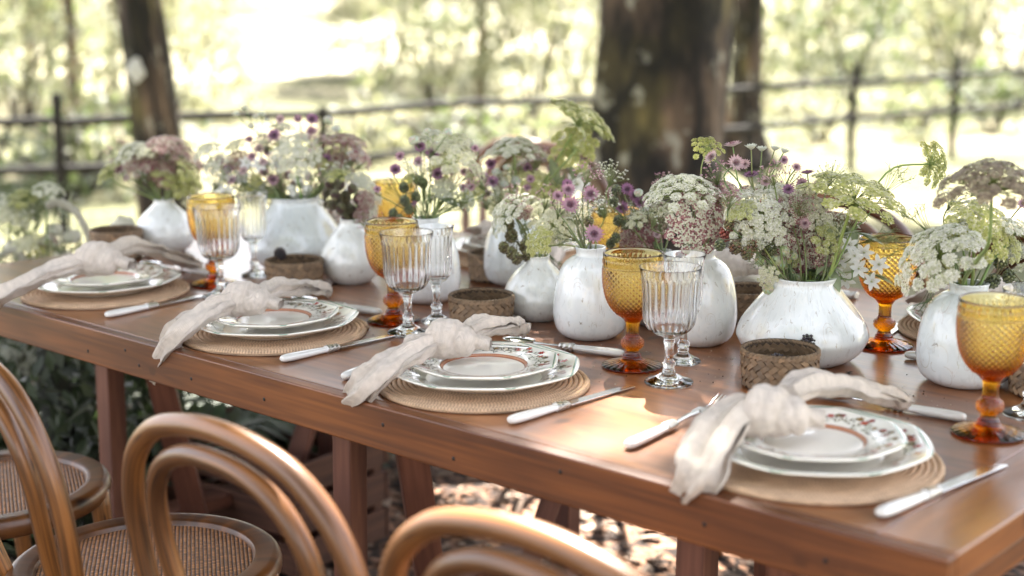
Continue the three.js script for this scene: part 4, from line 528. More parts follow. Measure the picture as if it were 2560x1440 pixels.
[[-2.75, -0.75, 'leftmost fern, beside the white flowers at the table end'], [-2.5, -1.15, 'fern behind the left trestle under the table'], [-2.36, -1.22, 'fern behind the wooden crate'], [-2.55, -0.3, 'fern under the left end of the table'], [-3.0, -1.2, 'fern at the far left below the white flowers'], [-3.0, -0.2, 'fern at the left edge below the tablecloth level flowers']].forEach(([x, z, label], i) => {
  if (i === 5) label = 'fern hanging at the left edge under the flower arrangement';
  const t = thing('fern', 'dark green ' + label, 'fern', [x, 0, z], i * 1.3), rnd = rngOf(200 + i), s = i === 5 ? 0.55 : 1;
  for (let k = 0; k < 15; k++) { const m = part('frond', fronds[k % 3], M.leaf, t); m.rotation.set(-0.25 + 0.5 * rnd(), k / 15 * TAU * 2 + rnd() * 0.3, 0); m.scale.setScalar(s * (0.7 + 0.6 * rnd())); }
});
// ------------------------------------------------------------------ vases
const VASE_SHAPE = {
  onion: [[0, 0.004], [0.034, 0.0, 1], [0.040, 0.001], [0.056, 0.016], [0.065, 0.038], [0.0655, 0.052], [0.060, 0.072], [0.046, 0.094], [0.030, 0.111], [0.0225, 0.121], [0.0215, 0.128], [0.0225, 0.131], [0.0185, 0.131, 1], [0.017, 0.124], [0.019, 0.11], [0.03, 0.095], [0, 0.085]],
  egg: [[0, 0.004], [0.036, 0.0, 1], [0.043, 0.001], [0.058, 0.014], [0.0645, 0.038], [0.0648, 0.058], [0.0625, 0.085], [0.0570, 0.112], [0.0480, 0.134], [0.034, 0.147], [0.0265, 0.151], [0.0252, 0.158], [0.0268, 0.166], [0.0225, 0.166, 1], [0.021, 0.155], [0.026, 0.145], [0.04, 0.125], [0, 0.11]],
  wide: [[0, 0.004], [0.060, 0.0, 1], [0.068, 0.001], [0.088, 0.014], [0.102, 0.037], [0.1035, 0.050], [0.096, 0.070], [0.079, 0.095], [0.063, 0.116], [0.0525, 0.130], [0.0505, 0.137], [0.0515, 0.143], [0.046, 0.143, 1], [0.044, 0.134], [0.05, 0.12], [0.06, 0.10], [0, 0.09]],
};
const vaseGeo = {}; for (const k of Object.keys(VASE_SHAPE)) { vaseGeo[k] = turned(VASE_SHAPE[k], 64, (r, y, a) => r * (1 + 0.006 * Math.sin(2 * a + y * 30)), 4); const u = vaseGeo[k].attributes.uv; for (let i = 0; i < u.count; i++) u.setX(i, u.getX(i) * (k === 'wide' ? 2 : 1)); }
const VASE_LABEL = {
  V1: ['white onion shaped vase at the far left end of the row', 'far left white vase'], V2: ['wide white vase behind the second basket with the fullest left bouquet', 'wide left vase'], V3: ['small white onion shaped vase with a bunch of dark blackberries', 'blackberry vase'],
  V4: ['tall white egg shaped vase behind the second pair of clear glasses', 'vase behind second clear glasses'], V5: ['tall white vase behind the hanging blackberry sprig', 'tall vase behind berry sprig'], V5b: ['low white onion shaped vase to the right of the middle basket', 'low vase beside middle basket'],
  V6: ['white egg shaped vase just left of the third amber goblet', 'egg vase left of third goblet'], V7b: ['white vase hidden behind the third amber goblet', 'vase behind third goblet'], V7: ['white egg shaped vase behind the front ribbed wine glass', 'egg vase behind front wine glass'],
  V8: ['widest squat white vase behind the right basket', 'squat wide vase'], V9: ['tall white vase at right behind the nearest amber goblet', 'right vase by nearest goblet'], V10: ['white vase cut off by the right edge', 'vase at the right edge'],
};
const mouths = {};
Object.entries(VASES).forEach(([k, [kind, x, z, s, sh]], i) => {
  const v = solo('vase', vaseGeo[kind], M.vase[i % 3], VASE_LABEL[k][0], 'vase', [x, TOP, z]); v.scale.set(s, sh, s); v.rotation.y = i * 2.1;
  const top = VASE_SHAPE[kind].reduce((m, p) => Math.max(m, p[1]), 0); mouths[k] = { x, z, y: TOP + top * sh, r: (kind === 'wide' ? 0.042 : 0.017) * s };
});

// ------------------------------------------------------------------ glasses
const tri = (x) => 1 - Math.abs(2 * (x - Math.floor(x)) - 1);
function goblet() {
  const out = [[0, 0.003], [0.030, 0.0015], [0.0455, 0, 1], [0.0475, 0.002], [0.0465, 0.0045], [0.036, 0.0075], [0.022, 0.011], [0.0150, 0.0155], [0.0142, 0.0195], [0.0112, 0.0235], [0.0108, 0.028], [0.0135, 0.031], [0.0166, 0.036], [0.0166, 0.043], [0.0130, 0.0485], [0.0106, 0.052], [0.0104, 0.066], [0.0118, 0.073], [0.0165, 0.079], [0.0185, 0.081], [0.0270, 0.088], [0.0358, 0.099], [0.0422, 0.113], [0.0459, 0.130], [0.0472, 0.146], [0.0474, 0.160], [0.0485, 0.1615], [0.0476, 0.163], [0.0474, 0.172], [0.0474, 0.180], [0.0468, 0.183], [0.0455, 0.183], [0.0440, 0.179], [0.0438, 0.160], [0.0425, 0.140], [0.0385, 0.117], [0.030, 0.1], [0.017, 0.091], [0, 0.0885]];
  const lastOuter = 0.183; let n = 0; const total = (out.length - 1) * 7;
  return turned(out, 300, (r, y, a, t) => {
    const outer = t < 29.5 / (out.length - 1);
    if (!outer) return r;
    if (y > 0.082 && y < 0.1605) { const v = (y - 0.082) / 0.0785, p = a / TAU * 30, q = v * 9; const d = Math.min(tri(p + q), tri(p - q)); return r + 0.0034 * (d - 0.35) * smooth(0, 0.04, v) * smooth(1, 0.97, v); }
    if (y > 0.164 && y < 0.175) return r + 0.0008 * Math.abs(Math.sin(a * 18)) * smooth(0.164, 0.168, y) * smooth(0.175, 0.171, y);
    if (y > 0.031 && y < 0.046) { const p = a / TAU * 14, q = (y - 0.031) / 0.015 * 2.5; return r + 0.0016 * Math.min(tri(p + q), tri(p - q)); }
    if (y > 0.05 && y < 0.078) return r * (1 - 0.06 * Math.cos(8 * a) ** 2);
    if (y > 0.004 && y < 0.012) return r + 0.0006 * Math.sin(a * 24);
    return r;
  }, 10);
}
function ribbed(R, h, foot, bowl, ribs) {
  const out = [[0, 0.003], [foot * 0.8, 0.001], [foot * 0.97, 0, 1], [foot, 0.002], [foot * 0.94, 0.0045], [foot * 0.6, 0.009], [foot * 0.30, 0.016], [0.0095, 0.0205], [0.0080, 0.0235], [0.0103, 0.0275], [0.0103, 0.0315], [0.0070, 0.0365], [0.0064, 0.046], [0.0070, 0.057], [0.0088, 0.063], [0.0082, 0.067], [0.0100, 0.0715], ...bowl.map(([r, y]) => [r, y]), [R, h - 0.001], [R - 0.0006, h], [R - 0.0014, h - 0.001], ...bowl.slice(1).reverse().map(([r, y]) => [r - 0.0019, y + 0.0005]), [bowl[0][0] * 0.55, bowl[0][1] + 0.0055], [0, bowl[0][1] + 0.004]];
  const turnAt = (17 + bowl.length + 1.5) / (out.length - 1);
  return turned(out, ribs * 7, (r, y, a, t) => {
    if (t < turnAt) { if (y > 0.072 && y < h - 0.012) return r - (0.0013 * r / R) * Math.abs(Math.sin(a * ribs / 2)) * smooth(0.072, 0.078, y) * smooth(h - 0.012, h - 0.018, y); if (y > 0.02 && y < 0.07) return r * (1 - 0.07 * Math.cos(4 * a) ** 2); if (y > 0.004 && y < 0.02) return r * (1 - 0.03 * Math.cos(4 * a)); return r; }
    return r - 0.0007 * (r / R) * Math.abs(Math.cos(a * ribs / 2)) * smooth(0.074, 0.085, y) * smooth(h - 0.012, h - 0.02, y);
  }, 5);
}
const gobletGeo = goblet(), wineGeo = ribbed(0.0465, 0.178, 0.0368, [[0.020, 0.0755], [0.0315, 0.083], [0.0385, 0.094], [0.0412, 0.108], [0.0418, 0.125], [0.0425, 0.145], [0.0440, 0.164]], 24);
const fluteGeo = ribbed(0.0335, 0.175, 0.0285, [[0.016, 0.0755], [0.0235, 0.083], [0.0275, 0.094], [0.0290, 0.110], [0.0295, 0.130], [0.0300, 0.150], [0.0315, 0.165]], 22);
AMBER.forEach(([x, z], i) => { const g = solo('amber_goblet', gobletGeo, M.amber, ['amber diamond cut goblet at the left behind a ribbed glass', 'amber diamond cut goblet left of the middle basket', 'amber diamond cut goblet in the middle beside the front wine glass', 'amber goblet with an orange glow right of the squat vase', 'nearest amber goblet at the right edge, out of focus'][i], 'goblet', [x, TOP, z]); g.rotation.y = i * 0.7; });
AMBER_FAR.forEach(([x, z], i) => solo('amber_goblet', gobletGeo, M.amber, ['amber goblet behind the purple astrantias of the second clear glasses', 'amber goblet behind the berries on the far side of the table'][i], 'goblet', [x, TOP, z]));
WINE.forEach(([x, z], i) => { const g = solo('ribbed_wine_glass', wineGeo, M.clear, ['clear ribbed wine glass at the left in front of an amber goblet', 'clear ribbed wine glass behind the second setting knife', 'clear ribbed wine glass in front, right of the middle amber goblet', 'clear ribbed wine glass cut off at the right edge'][i], 'wine glass', [x, TOP, z]); g.rotation.y = i; });
FLUTE.forEach(([x, z], i) => { const g = solo('ribbed_flute_glass', fluteGeo, M.clear, ['narrow clear ribbed glass in front of the wide left vase', 'narrow clear ribbed glass left of the middle basket', 'narrow clear ribbed glass standing behind the front wine glass'][i], 'glass', [x, TOP, z]); g.rotation.y = i; });
CLEAR_FAR.forEach(([x, z], i) => solo('ribbed_wine_glass', wineGeo, M.clear, ['blurred clear glass behind the blackberry vase', 'clear glass far behind the egg shaped vase'][i], 'wine glass', [x, TOP, z]));

// ------------------------------------------------------------------ plaited baskets
function weave() { // broad strands plaited at 45 degrees, each one a raised slip of rush
  const list = [], rnd = rngOf(12), n = 27, rows = 5, H = 0.050;
  const strand = (a, y, tilt, r, len, w, tone) => { const g = new THREE.BoxGeometry(len, w, 0.0022, 3, 1, 1), p = g.attributes.position; for (let i = 0; i < p.count; i++) { const q = p.getX(i) / (len / 2); p.setZ(i, p.getZ(i) - 0.0016 * q * q); } g.computeVertexNormals(); g.rotateZ(tilt); g.rotateX(-0.12); g.translate(0, y, r + 0.0006 * rnd()); g.rotateY(a); list.push(paint(g, tone)); };
  const tone = () => { const k = 0.75 + 0.5 * rnd(), t = rnd(); return [lerp(0.14, 0.25, t) * k, lerp(0.092, 0.16, t) * k, lerp(0.053, 0.088, t) * k]; };
  for (let j = 0; j < rows; j++) for (let i = 0; i < n; i++) { const y = 0.006 + j * H / rows + (H / rows) / 2, R = 0.0535 + 0.004 * (y / 0.057), a = (i + (j % 2) * 0.5) / n * TAU; strand(a, y, (j % 2 ? 1 : -1) * 0.72, R, 0.0156, 0.0080, tone()); if (j > 1) strand(a + 0.05, y, (j % 2 ? -1 : 1) * 0.62, R - 0.0058, 0.0165, 0.008, tone().map((x) => x * 0.8)); }
  for (let i = 0; i < 44; i++) strand(i / 44 * TAU, 0.0585, 0.55, 0.0578, 0.0128, 0.0062, tone());
  return merge(list);
}
const weaveGeo = weave(), wallGeo = turned([[0, 0.002], [0.051, 0.001, 1], [0.0525, 0.004], [0.0565, 0.055], [0.0565, 0.0605], [0.0535, 0.0605], [0.0500, 0.006, 1], [0, 0.005]], 48, null, 3);
const rimGeo = (() => { const l = [], rnd = rngOf(3); for (let i = 0; i < 56; i++) { const g = new THREE.SphereGeometry(1, 8, 6).scale(0.0058, 0.0030, 0.0036); const k = 0.6 + 0.7 * rnd(); g.rotateZ(0.5); g.translate(0, 0.0608, 0.0556); g.rotateY(i / 56 * TAU); l.push(paint(g, [0.17 * k, 0.11 * k, 0.06 * k])); } return merge(l); })();
const BL = ['dark plaited basket at the left end beside a white rose', 'dark plaited basket between the left glasses and the blackberry vase', 'plaited rush basket in the middle behind the third napkin', 'plaited rush basket at the right in front of the squat vase', 'plaited basket on the far side between two white vases', 'plaited basket half hidden left of the tall middle vase', 'plaited basket cut off at the right edge'];
const basketProto = (() => { const t = thing('plaited_basket', BL[0], 'basket'); part('wall', wallGeo, M.basketWall, t); part('weave', weaveGeo, M.strand, t); part('rim', rimGeo, M.strand, t); return t; })();
BASKETS.forEach(([x, z], i) => { const b = i ? copyOf(basketProto, BL[i]) : basketProto; b.position.set(x, TOP, z); b.rotation.y = i * 1.1; b.scale.set(1, i === 0 ? 1.05 : i === 3 ? 0.93 : 0.92, 1); });

// ------------------------------------------------------------------ place settings
const matGeo = (() => { const pts = [], turns = 20, per = 40; for (let i = 0; i <= turns * per; i++) { const a = i / per * TAU, r = 0.004 + (0.161 - 0.004) * i / (turns * per); pts.push(V3(r * Math.cos(a), 0.0042, r * Math.sin(a))); } return sweep(pts, turns * per, 8, (t, a) => [Math.cos(a) * 0.0044, Math.sin(a) * 0.0042], { up: [0, 1, 0], straight: true }); })();
const matBase = new THREE.CylinderGeometry(0.160, 0.160, 0.003, 48).translate(0, 0.0025, 0);
function plate(R, h, wellR) {
  const prof = [[0, 0.0035], [0.2, 0.0035], [wellR * 0.95, 0.0038], [wellR, 0.0045], [wellR + 0.06, 0.009], [0.80, h * 0.72], [0.93, h * 0.95], [0.985, h], [1.0, h - 0.0012], [0.985, h - 0.0030], [0.92, h * 0.86 - 0.004], [0.78, h * 0.60 - 0.004], [wellR + 0.06, 0.0035], [wellR * 0.98, 0.0002], [wellR * 0.9, 0], [wellR * 0.86, 0.0015], [0, 0.0015]].map(([r, y]) => [r * R, y]);
  const g = turned(prof, 96, (r, y, a) => { const k = smooth(wellR * R, R * 0.92, r), w = Math.PI / 4, m = ((a + w * 0) % w + w) % w - w / 2, oct = Math.cos(w / 2) / Math.cos(m); return r * lerp(1, 0.55 + 0.45 * (Math.min(oct, 0.98) * 1.045), k); }, 4), p = g.attributes.position, u = g.attributes.uv;
  for (let i = 0; i < p.count; i++) { const under = i >= 33 * 97; u.setXY(i, under ? 0.5 : 0.5 + p.getX(i) / R / 2.12, under ? 0.5 : 0.5 + p.getZ(i) / R / 2.12); } return g;
}
const dinnerGeo = plate(0.146, 0.024, 0.60), dessertGeo = plate(0.113, 0.0175, 0.54);
const NEAR_MATS = [[-1.858, -0.190], [-1.325, -0.187], [-0.825, -0.185], [-0.268, -0.187]], FAR_MATS = [[-2.0, -1.01], [-1.50, -1.01], [-0.90, -1.01], [-0.385, -1.0]];
const ORD = ['leftmost', 'second', 'third', 'rightmost'];
[...NEAR_MATS, ...FAR_MATS].forEach(([x, z], i) => {
  const near = i < 4, who = near ? ['at the left end of the near side', 'second from the left on the near side', 'in the middle of the near side', 'nearest to the camera at the right'][i] : ['at the far side behind the left vases', 'at the far side behind the middle basket', 'at the far side behind the squat vase', 'at the far right corner behind the last vase'][i - 4];
  const m = thing('jute_placemat', `round coiled jute placemat ${who}`, 'placemat', [x, TOP, z], i * 0.9); part('coiled_rope', matGeo, M.jute, m); part('backing', matBase, M.jute, m);
  solo('dinner_plate', dinnerGeo, M.dinner, `large octagonal flowered plate ${who}`, 'plate', [x, TOP + 0.0085, z]).rotation.y = 0.2 + i * 0.79 * 3;
  solo('dessert_plate', dessertGeo, M.dessert, `smaller flowered plate on top, ${who}`, 'plate', [x + 0.002, TOP + 0.0235, z + 0.002]).rotation.y = 0.25 + i * 0.79;
});
// knotted linen napkins: two gathered tails and a wrapped knot
function tail(path, w, seed, end) {
  const n = 60, ring = 40;
  return sweep(path, n, ring, (t, a) => {
    const W = 1.25 * w * (0.5 + 0.5 * smooth(0, 0.4, t)) * (1 - end * smooth(0.72, 1, t)), c = Math.cos(a), s = Math.sin(a), T = 0.0085 * (1.5 - 0.75 * smooth(0, 0.5, t)) * (1 - 0.5 * smooth(0.9, 1, t));
    const f = 0.0052 * Math.sin(c * 4.6 + seed + t * 2.2) + 0.0026 * Math.sin(c * 9 + seed * 2 - t * 5) + 0.0014 * Math.sin(c * 17 + t * 13 + seed); const crease = 0.0016 * Math.sin(t * 34 + c * 3 + seed) * Math.sin(t * 11 + seed);
    return [W * c * (1 + 0.05 * Math.sin(t * 17 + seed)), T * s * (1 - 0.45 * c * c) + f * (0.5 + 0.5 * smooth(0, 0.2, t)) + crease];
  }, { up: [0, 1, 0.0] });
}
function knotShape(seed, flip = 1) { // a soft overhand knot: a plump pillow of cloth with folds passed over it, meshed as one surface
  const N = 72, S = 0.075, mc = new MarchingCubes(N, M.linen, false, false, 120000), rnd = rngOf(seed * 100 + 7), caps = [];
  const arc = (x0, x1, ry, rz, a0, a1, r, side, k = 9) => { let p = null; for (let i = 0; i <= k; i++) { const t = i / k, a = lerp(a0, a1, t), q = [lerp(x0, x1, t) + side, ry * Math.sin(a), rz * Math.cos(a)]; if (p) caps.push([p, q, r * (0.75 + 0.35 * Math.sin(Math.PI * t))]); p = q; } };
  const j = () => (rnd() - 0.5) * 0.006;
  for (const s of [-0.013, 0, 0.012]) arc(-0.022 + j(), 0.010 + j(), 0.026, 0.031, -0.9, 3.9, 0.0082, s);
  for (const s of [-0.008, 0.006]) arc(0.030 + j(), 0.024 + j(), 0.015, 0.021, -1.2, 3.4, 0.0085, s);
  for (const s of [-0.008, 0.008]) { caps.push([[-0.065, -0.004, 0.006 + s], [-0.02, 0.004, s], 0.010]); caps.push([[0.065, -0.002, -0.008 + s], [0.02, 0.006, s], 0.010]); }
  let o = 0; const smin = (a, b, k) => { const h = Math.max(k - Math.abs(a - b), 0) / k; return Math.min(a, b) - h * h * k * 0.25; };
  for (let z = 0; z < N; z++) for (let y = 0; y < N; y++) for (let x = 0; x < N; x++, o++) {
    const X = (x - N / 2) / (N / 2) * S * flip, Y = (y - N / 2) / (N / 2) * S, Z = (z - N / 2) / (N / 2) * S;
    let d = (Math.hypot((X - 0.004) / 0.032, (Y + 0.004) / 0.024, (Z - 0.004) / 0.029) - 1) * 0.024;
    for (const [A, B, r] of caps) { const bx = B[0] - A[0], by = B[1] - A[1], bz = B[2] - A[2], px = X - A[0], py = Y - A[1], pz = Z - A[2], h = clamp((px * bx + py * by + pz * bz) / (bx * bx + by * by + bz * bz), 0, 1), e = Math.hypot(px - bx * h, py - by * h, pz - bz * h) - r; if (e < d + 0.01) d = smin(d, e, 0.0085); }
    const ang = Math.atan2(Z, Y); d -= 0.0007 * Math.sin(ang * 3 + X * 190 + seed) * (0.5 + 0.5 * Math.sin(ang * 2 + seed * 2)) + 0.0004 * Math.sin(ang * 5 - X * 420 + seed * 3);
    mc.field[o] = -d;
  }
  mc.isolation = 0; mc.update(); const n = mc.count, g = new THREE.BufferGeometry(), pos = mc.positionArray.slice(0, n * 3), uv = new Float32Array(n * 2);
  for (let i = 0; i < n; i++) { for (let c = 0; c < 3; c++) pos[i * 3 + c] *= S; uv[i * 2] = pos[i * 3] / 0.12; uv[i * 2 + 1] = pos[i * 3 + 1] + pos[i * 3 + 2]; }
  g.setAttribute('position', new THREE.BufferAttribute(pos, 3)); g.setAttribute('normal', new THREE.BufferAttribute(mc.normalArray.slice(0, n * 3), 3)); g.setAttribute('uv', new THREE.BufferAttribute(uv, 2)); return g;
}
function layered(path, w, seed, end) { const under = path.map(([x, y, z], i) => { const t = i / (path.length - 1); return [x + 0.006 * t, y - 0.006 - 0.002 * t, z - 0.012 * t]; }); under[under.length - 1] = under[under.length - 1].map((c, k) => lerp(c, under[under.length - 2][k], 0.35)); return merge([tail(path, w, seed, end), tail(under, w * 0.92, seed + 3.3, end * 0.8)]); }
const napSpin = [0.5, 0.62, 0.70, 0.62];
NAPKINS.forEach(({ knot, left, right }, i) => {
  const t = thing('linen_napkin', ['blush linen napkin with a loose knot on the leftmost plate', 'blush linen napkin on the second plate, its tail hanging over the table edge', 'blush linen napkin with a plump knot on the middle plate', 'pale linen napkin with a swirled knot on the nearest plate'][i], 'napkin', knot);
  const loc = (l) => l.map((p) => [p[0] - knot[0], p[1] - knot[1], p[2] - knot[2]]);
  const k = part('knot', knotShape(i + 1), M.linen, t); k.rotation.set(0, napSpin[i] - 0.1, -0.05); k.scale.setScalar([1.0, 0.9, 0.9, 0.95][i]);
  part('tail', layered(loc(left), [0.026, 0.024, 0.024, 0.027][i], i + 0.4, 0.55), M.linen, t); part('tail', layered(loc(right), [0.030, 0.027, 0.024, 0.027][i], i + 2.1, 0.6), M.linen, t);
});
// far side napkins lie in soft heaps across the plates
FAR_MATS.forEach(([x, z], i) => {
  const t = thing('linen_napkin', ['blush napkin on the far side behind the left vases', 'blush napkin hanging beside the half hidden basket on the far side', 'crumpled blush napkin on the far plate left of the squat vase', 'blush napkin at the far right corner'][i], 'napkin', [x, TOP + 0.06, z]);
  part('knot', knotShape(i + 6), M.linen, t).rotation.y = 3.6;
  part('tail', tail([[0.03, 0, 0.01], [0.08, 0.004, 0.02], [0.13, -0.015, 0.05], [0.18, -0.05, 0.09]], 0.034, i + 7, 0.5), M.linen, t); part('tail', tail([[-0.03, 0, 0], [-0.08, 0.002, -0.02], [-0.14, -0.02, -0.05], [-0.19, -0.04, -0.09]], 0.034, i + 9, 0.5), M.linen, t);
});
// ------------------------------------------------------------------ cutlery, made lying along +x from the handle's end
const HANDLE = [[0, 0], [0.0045, 0.0005], [0.0075, 0.004], [0.0090, 0.012], [0.0092, 0.03], [0.0084, 0.06], [0.0072, 0.085], [0.0066, 0.094], [0, 0.094]];
const flat = (g, k = 0.72) => g.rotateZ(-Math.PI / 2).scale(1, k, 1);
const handleGeo = (s) => flat(turned(HANDLE.map(([r, y]) => [r, y * s]), 20, null, 4));
const collarGeo = (x0) => { const l = [flat(turned([[0, 0], [0.0078, 0, 1], [0.0088, 0.003], [0.0076, 0.007], [0.0082, 0.012], [0.0068, 0.018], [0.0074, 0.022], [0.0055, 0.027], [0, 0.027]], 20, (r, y, a) => r * (1 + 0.05 * Math.sin(a * 6 + y * 700)), 3), 0.85)]; return merge(l).translate(x0, 0, 0); };
function bladeGeo(x0, L) { const s = new THREE.Shape(); s.moveTo(0, -0.006); s.lineTo(L * 0.1, -0.0085); s.lineTo(L * 0.72, -0.0095); s.quadraticCurveTo(L * 0.95, -0.008, L, 0.006); s.lineTo(0, 0.0068); const g = new THREE.ExtrudeGeometry(s, { depth: 0.0010, bevelEnabled: true, bevelThickness: 0.0005, bevelSize: 0.0006, bevelSegments: 1, curveSegments: 8 }); g.rotateX(Math.PI / 2); return g.translate(x0, 0.0006, 0); }
function lay(name, label, category, [ax, az, bx, bz], y, build, tilt = 0) { const t = thing(name, label, category, [ax, y, az]); t.rotation.order = 'YXZ'; t.rotation.y = Math.atan2(-(bz - az), bx - ax); t.rotation.z = tilt; build(t, Math.hypot(bx - ax, bz - az)); return t; }
const knifeParts = (L, k = 1) => (t, len) => { part('handle', handleGeo(k), M.pearl, t); part('collar', collarGeo(0.092 * k), M.silver, t); part('blade', bladeGeo(0.092 * k + 0.026, len - 0.092 * k - 0.026), M.steel, t); };
KNIVES.forEach((k, i) => lay('table_knife', ['pearl handled knife beside the leftmost placemat', 'pearl handled knife beside the second placemat', 'pearl handled knife right of the middle placemat', 'pearl handled knife at the lower right near the table corner'][i], 'knife', k, TOP + 0.0070, knifeParts(0), -0.018));
DESSERT.forEach((k, i) => lay('dessert_spoon', ['pearl handle of a dessert spoon behind the leftmost plate', 'pearl handle of a dessert spoon behind the second plate', 'pearl handle of a dessert spoon in front of the egg shaped vase', 'pearl handle of a dessert spoon behind the nearest plate'][i], 'spoon', k, TOP + 0.0072, (t, len) => { part('handle', handleGeo(0.95), M.pearl, t); part('collar', collarGeo(0.089), M.silver, t); part('shaft', flat(turned([[0, 0], [0.0028, 0.001], [0.0022, 0.03], [0.0032, 0.05], [0, 0.052]], 12, null, 2)).translate(0.114, 0, 0), M.steel, t); part('bowl', spoonBowl().translate(0.162, -0.001, 0), M.steel, t); }));
function spoonBowl() { const g = new THREE.SphereGeometry(1, 24, 10, 0, TAU, Math.PI / 2, Math.PI / 2); g.scale(0.030, 0.008, 0.0185); return g.translate(0.03, 0.004, 0); }
function forkParts(t) { part('handle', handleGeo(1), M.pearl, t); part('collar', collarGeo(0.092), M.silver, t); part('shaft', tube([[0.117, 0, 0], [0.150, 0.002, 0], [0.182, 0.001, 0]], (q) => 0.0028 + 0.002 * q * q, 10, 8), M.steel, t); part('fork_head', box(0.022, 0.003, 0.021, 0.191, 0.001, 0, 0.0014), M.steel, t); for (let i = 0; i < 4; i++) { const z = (i - 1.5) * 0.0058; part('tine', tube([[0.199, 0.001, z], [0.222, -0.002, z], [0.243, 0.005, z], [0.255, 0.009, z]], (q) => 0.00165 - 0.001 * q, 10, 6), M.steel, t); } }
FORKS.forEach((k, i) => lay('table_fork', ['pearl handled fork left of the nearest placemat, tines showing behind the napkin', 'pearl handle of a fork under the tail of the middle napkin'][i], 'fork', k, TOP + 0.0072, forkParts));
lay('table_knife', 'steel bladed knife lying behind the amber goblet with the orange glow', 'knife', FAR_KNIFE, TOP + 0.007, knifeParts(0), -0.018).scale.setScalar(1);
lay('dessert_spoon', 'end of a pearl handle left of the right vase', 'spoon', FAR_HANDLE, TOP + 0.0072, (t) => { part('handle', handleGeo(1), M.pearl, t); part('collar', collarGeo(0.092), M.silver, t); });
lay('dessert_spoon', 'ornate spoon handle behind the white star flowers', 'spoon', FAR_SPOON, TOP + 0.0072, (t) => { part('handle', handleGeo(1), M.pearl, t); part('collar', collarGeo(-0.002), M.silver, t); });
[[-1.975, -0.20, 0.5], [-1.44, -0.20, 0.65], [-0.925, -0.19, 0.75], [-0.40, -0.15, 0.8]].forEach(([x, z, a], i) => lay('dessert_spoon', ['bright silver spoon lying on the leftmost plate under the napkin', 'silver spoon tucked under the napkin on the second plate', 'silver spoon between the two plates of the middle setting', 'silver spoon between the two plates of the nearest setting'][i], 'spoon', [x, z, x + Math.cos(a), z - Math.sin(a)], TOP + (i ? 0.0365 : 0.047), (t) => { const b = part('bowl', spoonBowl().scale(1.1, 1, 1.1), M.steel, t); if (i === 0) b.rotation.x = 0.3; part('shaft', tube([[0.06, 0.004, 0], [0.09, 0.005, 0], [0.14, 0.001, 0]], 0.0028, 8, 8), M.steel, t); }, 0.0));
// ------------------------------------------------------------------ flowers. Every head is made once, of unit radius, looking up
const UPV = V3(0, 1, 0);
function umbelGeo(n, m, dome, seed, tones, gap = 0.1) { // rays from one point, each with a plate of small florets
  const rnd = rngOf(seed), fl = [], ray = [], base = [0.20, 0.26, 0.07], H = 0.55;
  for (let i = 0; i < n; i++) {
    const q = Math.sqrt((i + 0.5) / n) * (0.88 + 0.24 * rnd()), a = i * 2.39996 + (rnd() - 0.5) * 0.35, x = Math.cos(a) * q, z = Math.sin(a) * q, y = H - dome * 0.62 * q * q + (rnd() - 0.5) * 0.11;
    ray.push(paint(tube([[0, 0, 0], [x * 0.45, y * 0.62, z * 0.45], [x, y - 0.03, z]], (t) => 0.012 - 0.006 * t, 5, 4, { cap: false }), base));
    const N = V3(x * dome * 1.0, 1, z * dome * 1.0).normalize(), Q = new THREE.Quaternion().setFromUnitVectors(UPV, N), R = (1 - gap) * 1.12 / Math.sqrt(n);
    for (let k = 0; k < m; k++) {
      const s = Math.sqrt((k + 0.5) / m) * R, b = k * 2.39996 + i, hump = -0.35 * s * s / R, c = tones[Math.floor(rnd() * tones.length)], lum = 0.82 + 0.3 * rnd();
      const r = R * (m > 30 ? 0.205 : 0.27) * (0.75 + 0.5 * rnd()), g = new THREE.CircleGeometry(r, 5); const p = g.attributes.position; p.setZ(0, r * 0.35); for (let j = 1; j < p.count; j++) p.setZ(j, (j % 2) * r * 0.3); g.computeVertexNormals(); g.rotateX(-Math.PI / 2 + (rnd() - 0.5) * 0.9); g.rotateY(rnd() * 6); g.translate(s * Math.cos(b), hump + rnd() * 0.02, s * Math.sin(b)); g.applyQuaternion(Q); g.translate(x, y, z); fl.push(paint(g, c.map((v) => v * lum)));
      if (k % 3 === 0) { const e = V3(s * Math.cos(b), hump, s * Math.sin(b)).applyQuaternion(Q); ray.push(paint(tube([[x, y - 0.06, z], [x + e.x, y + e.y - 0.005, z + e.z]], 0.005, 1, 3, { cap: false }), base.map((v) => v * 1.2))); }
    }
  }
  for (let i = 0; i < 9; i++) { const a = i / 9 * TAU; ray.push(paint(tube([[0, 0, 0], [Math.cos(a) * 0.25, -0.03, Math.sin(a) * 0.25], [Math.cos(a) * 0.46, -0.14, Math.sin(a) * 0.46]], 0.009, 4, 3, { cap: false }), [0.13, 0.17, 0.05])); }
  return { florets: merge(fl), rays: merge(ray) };
}
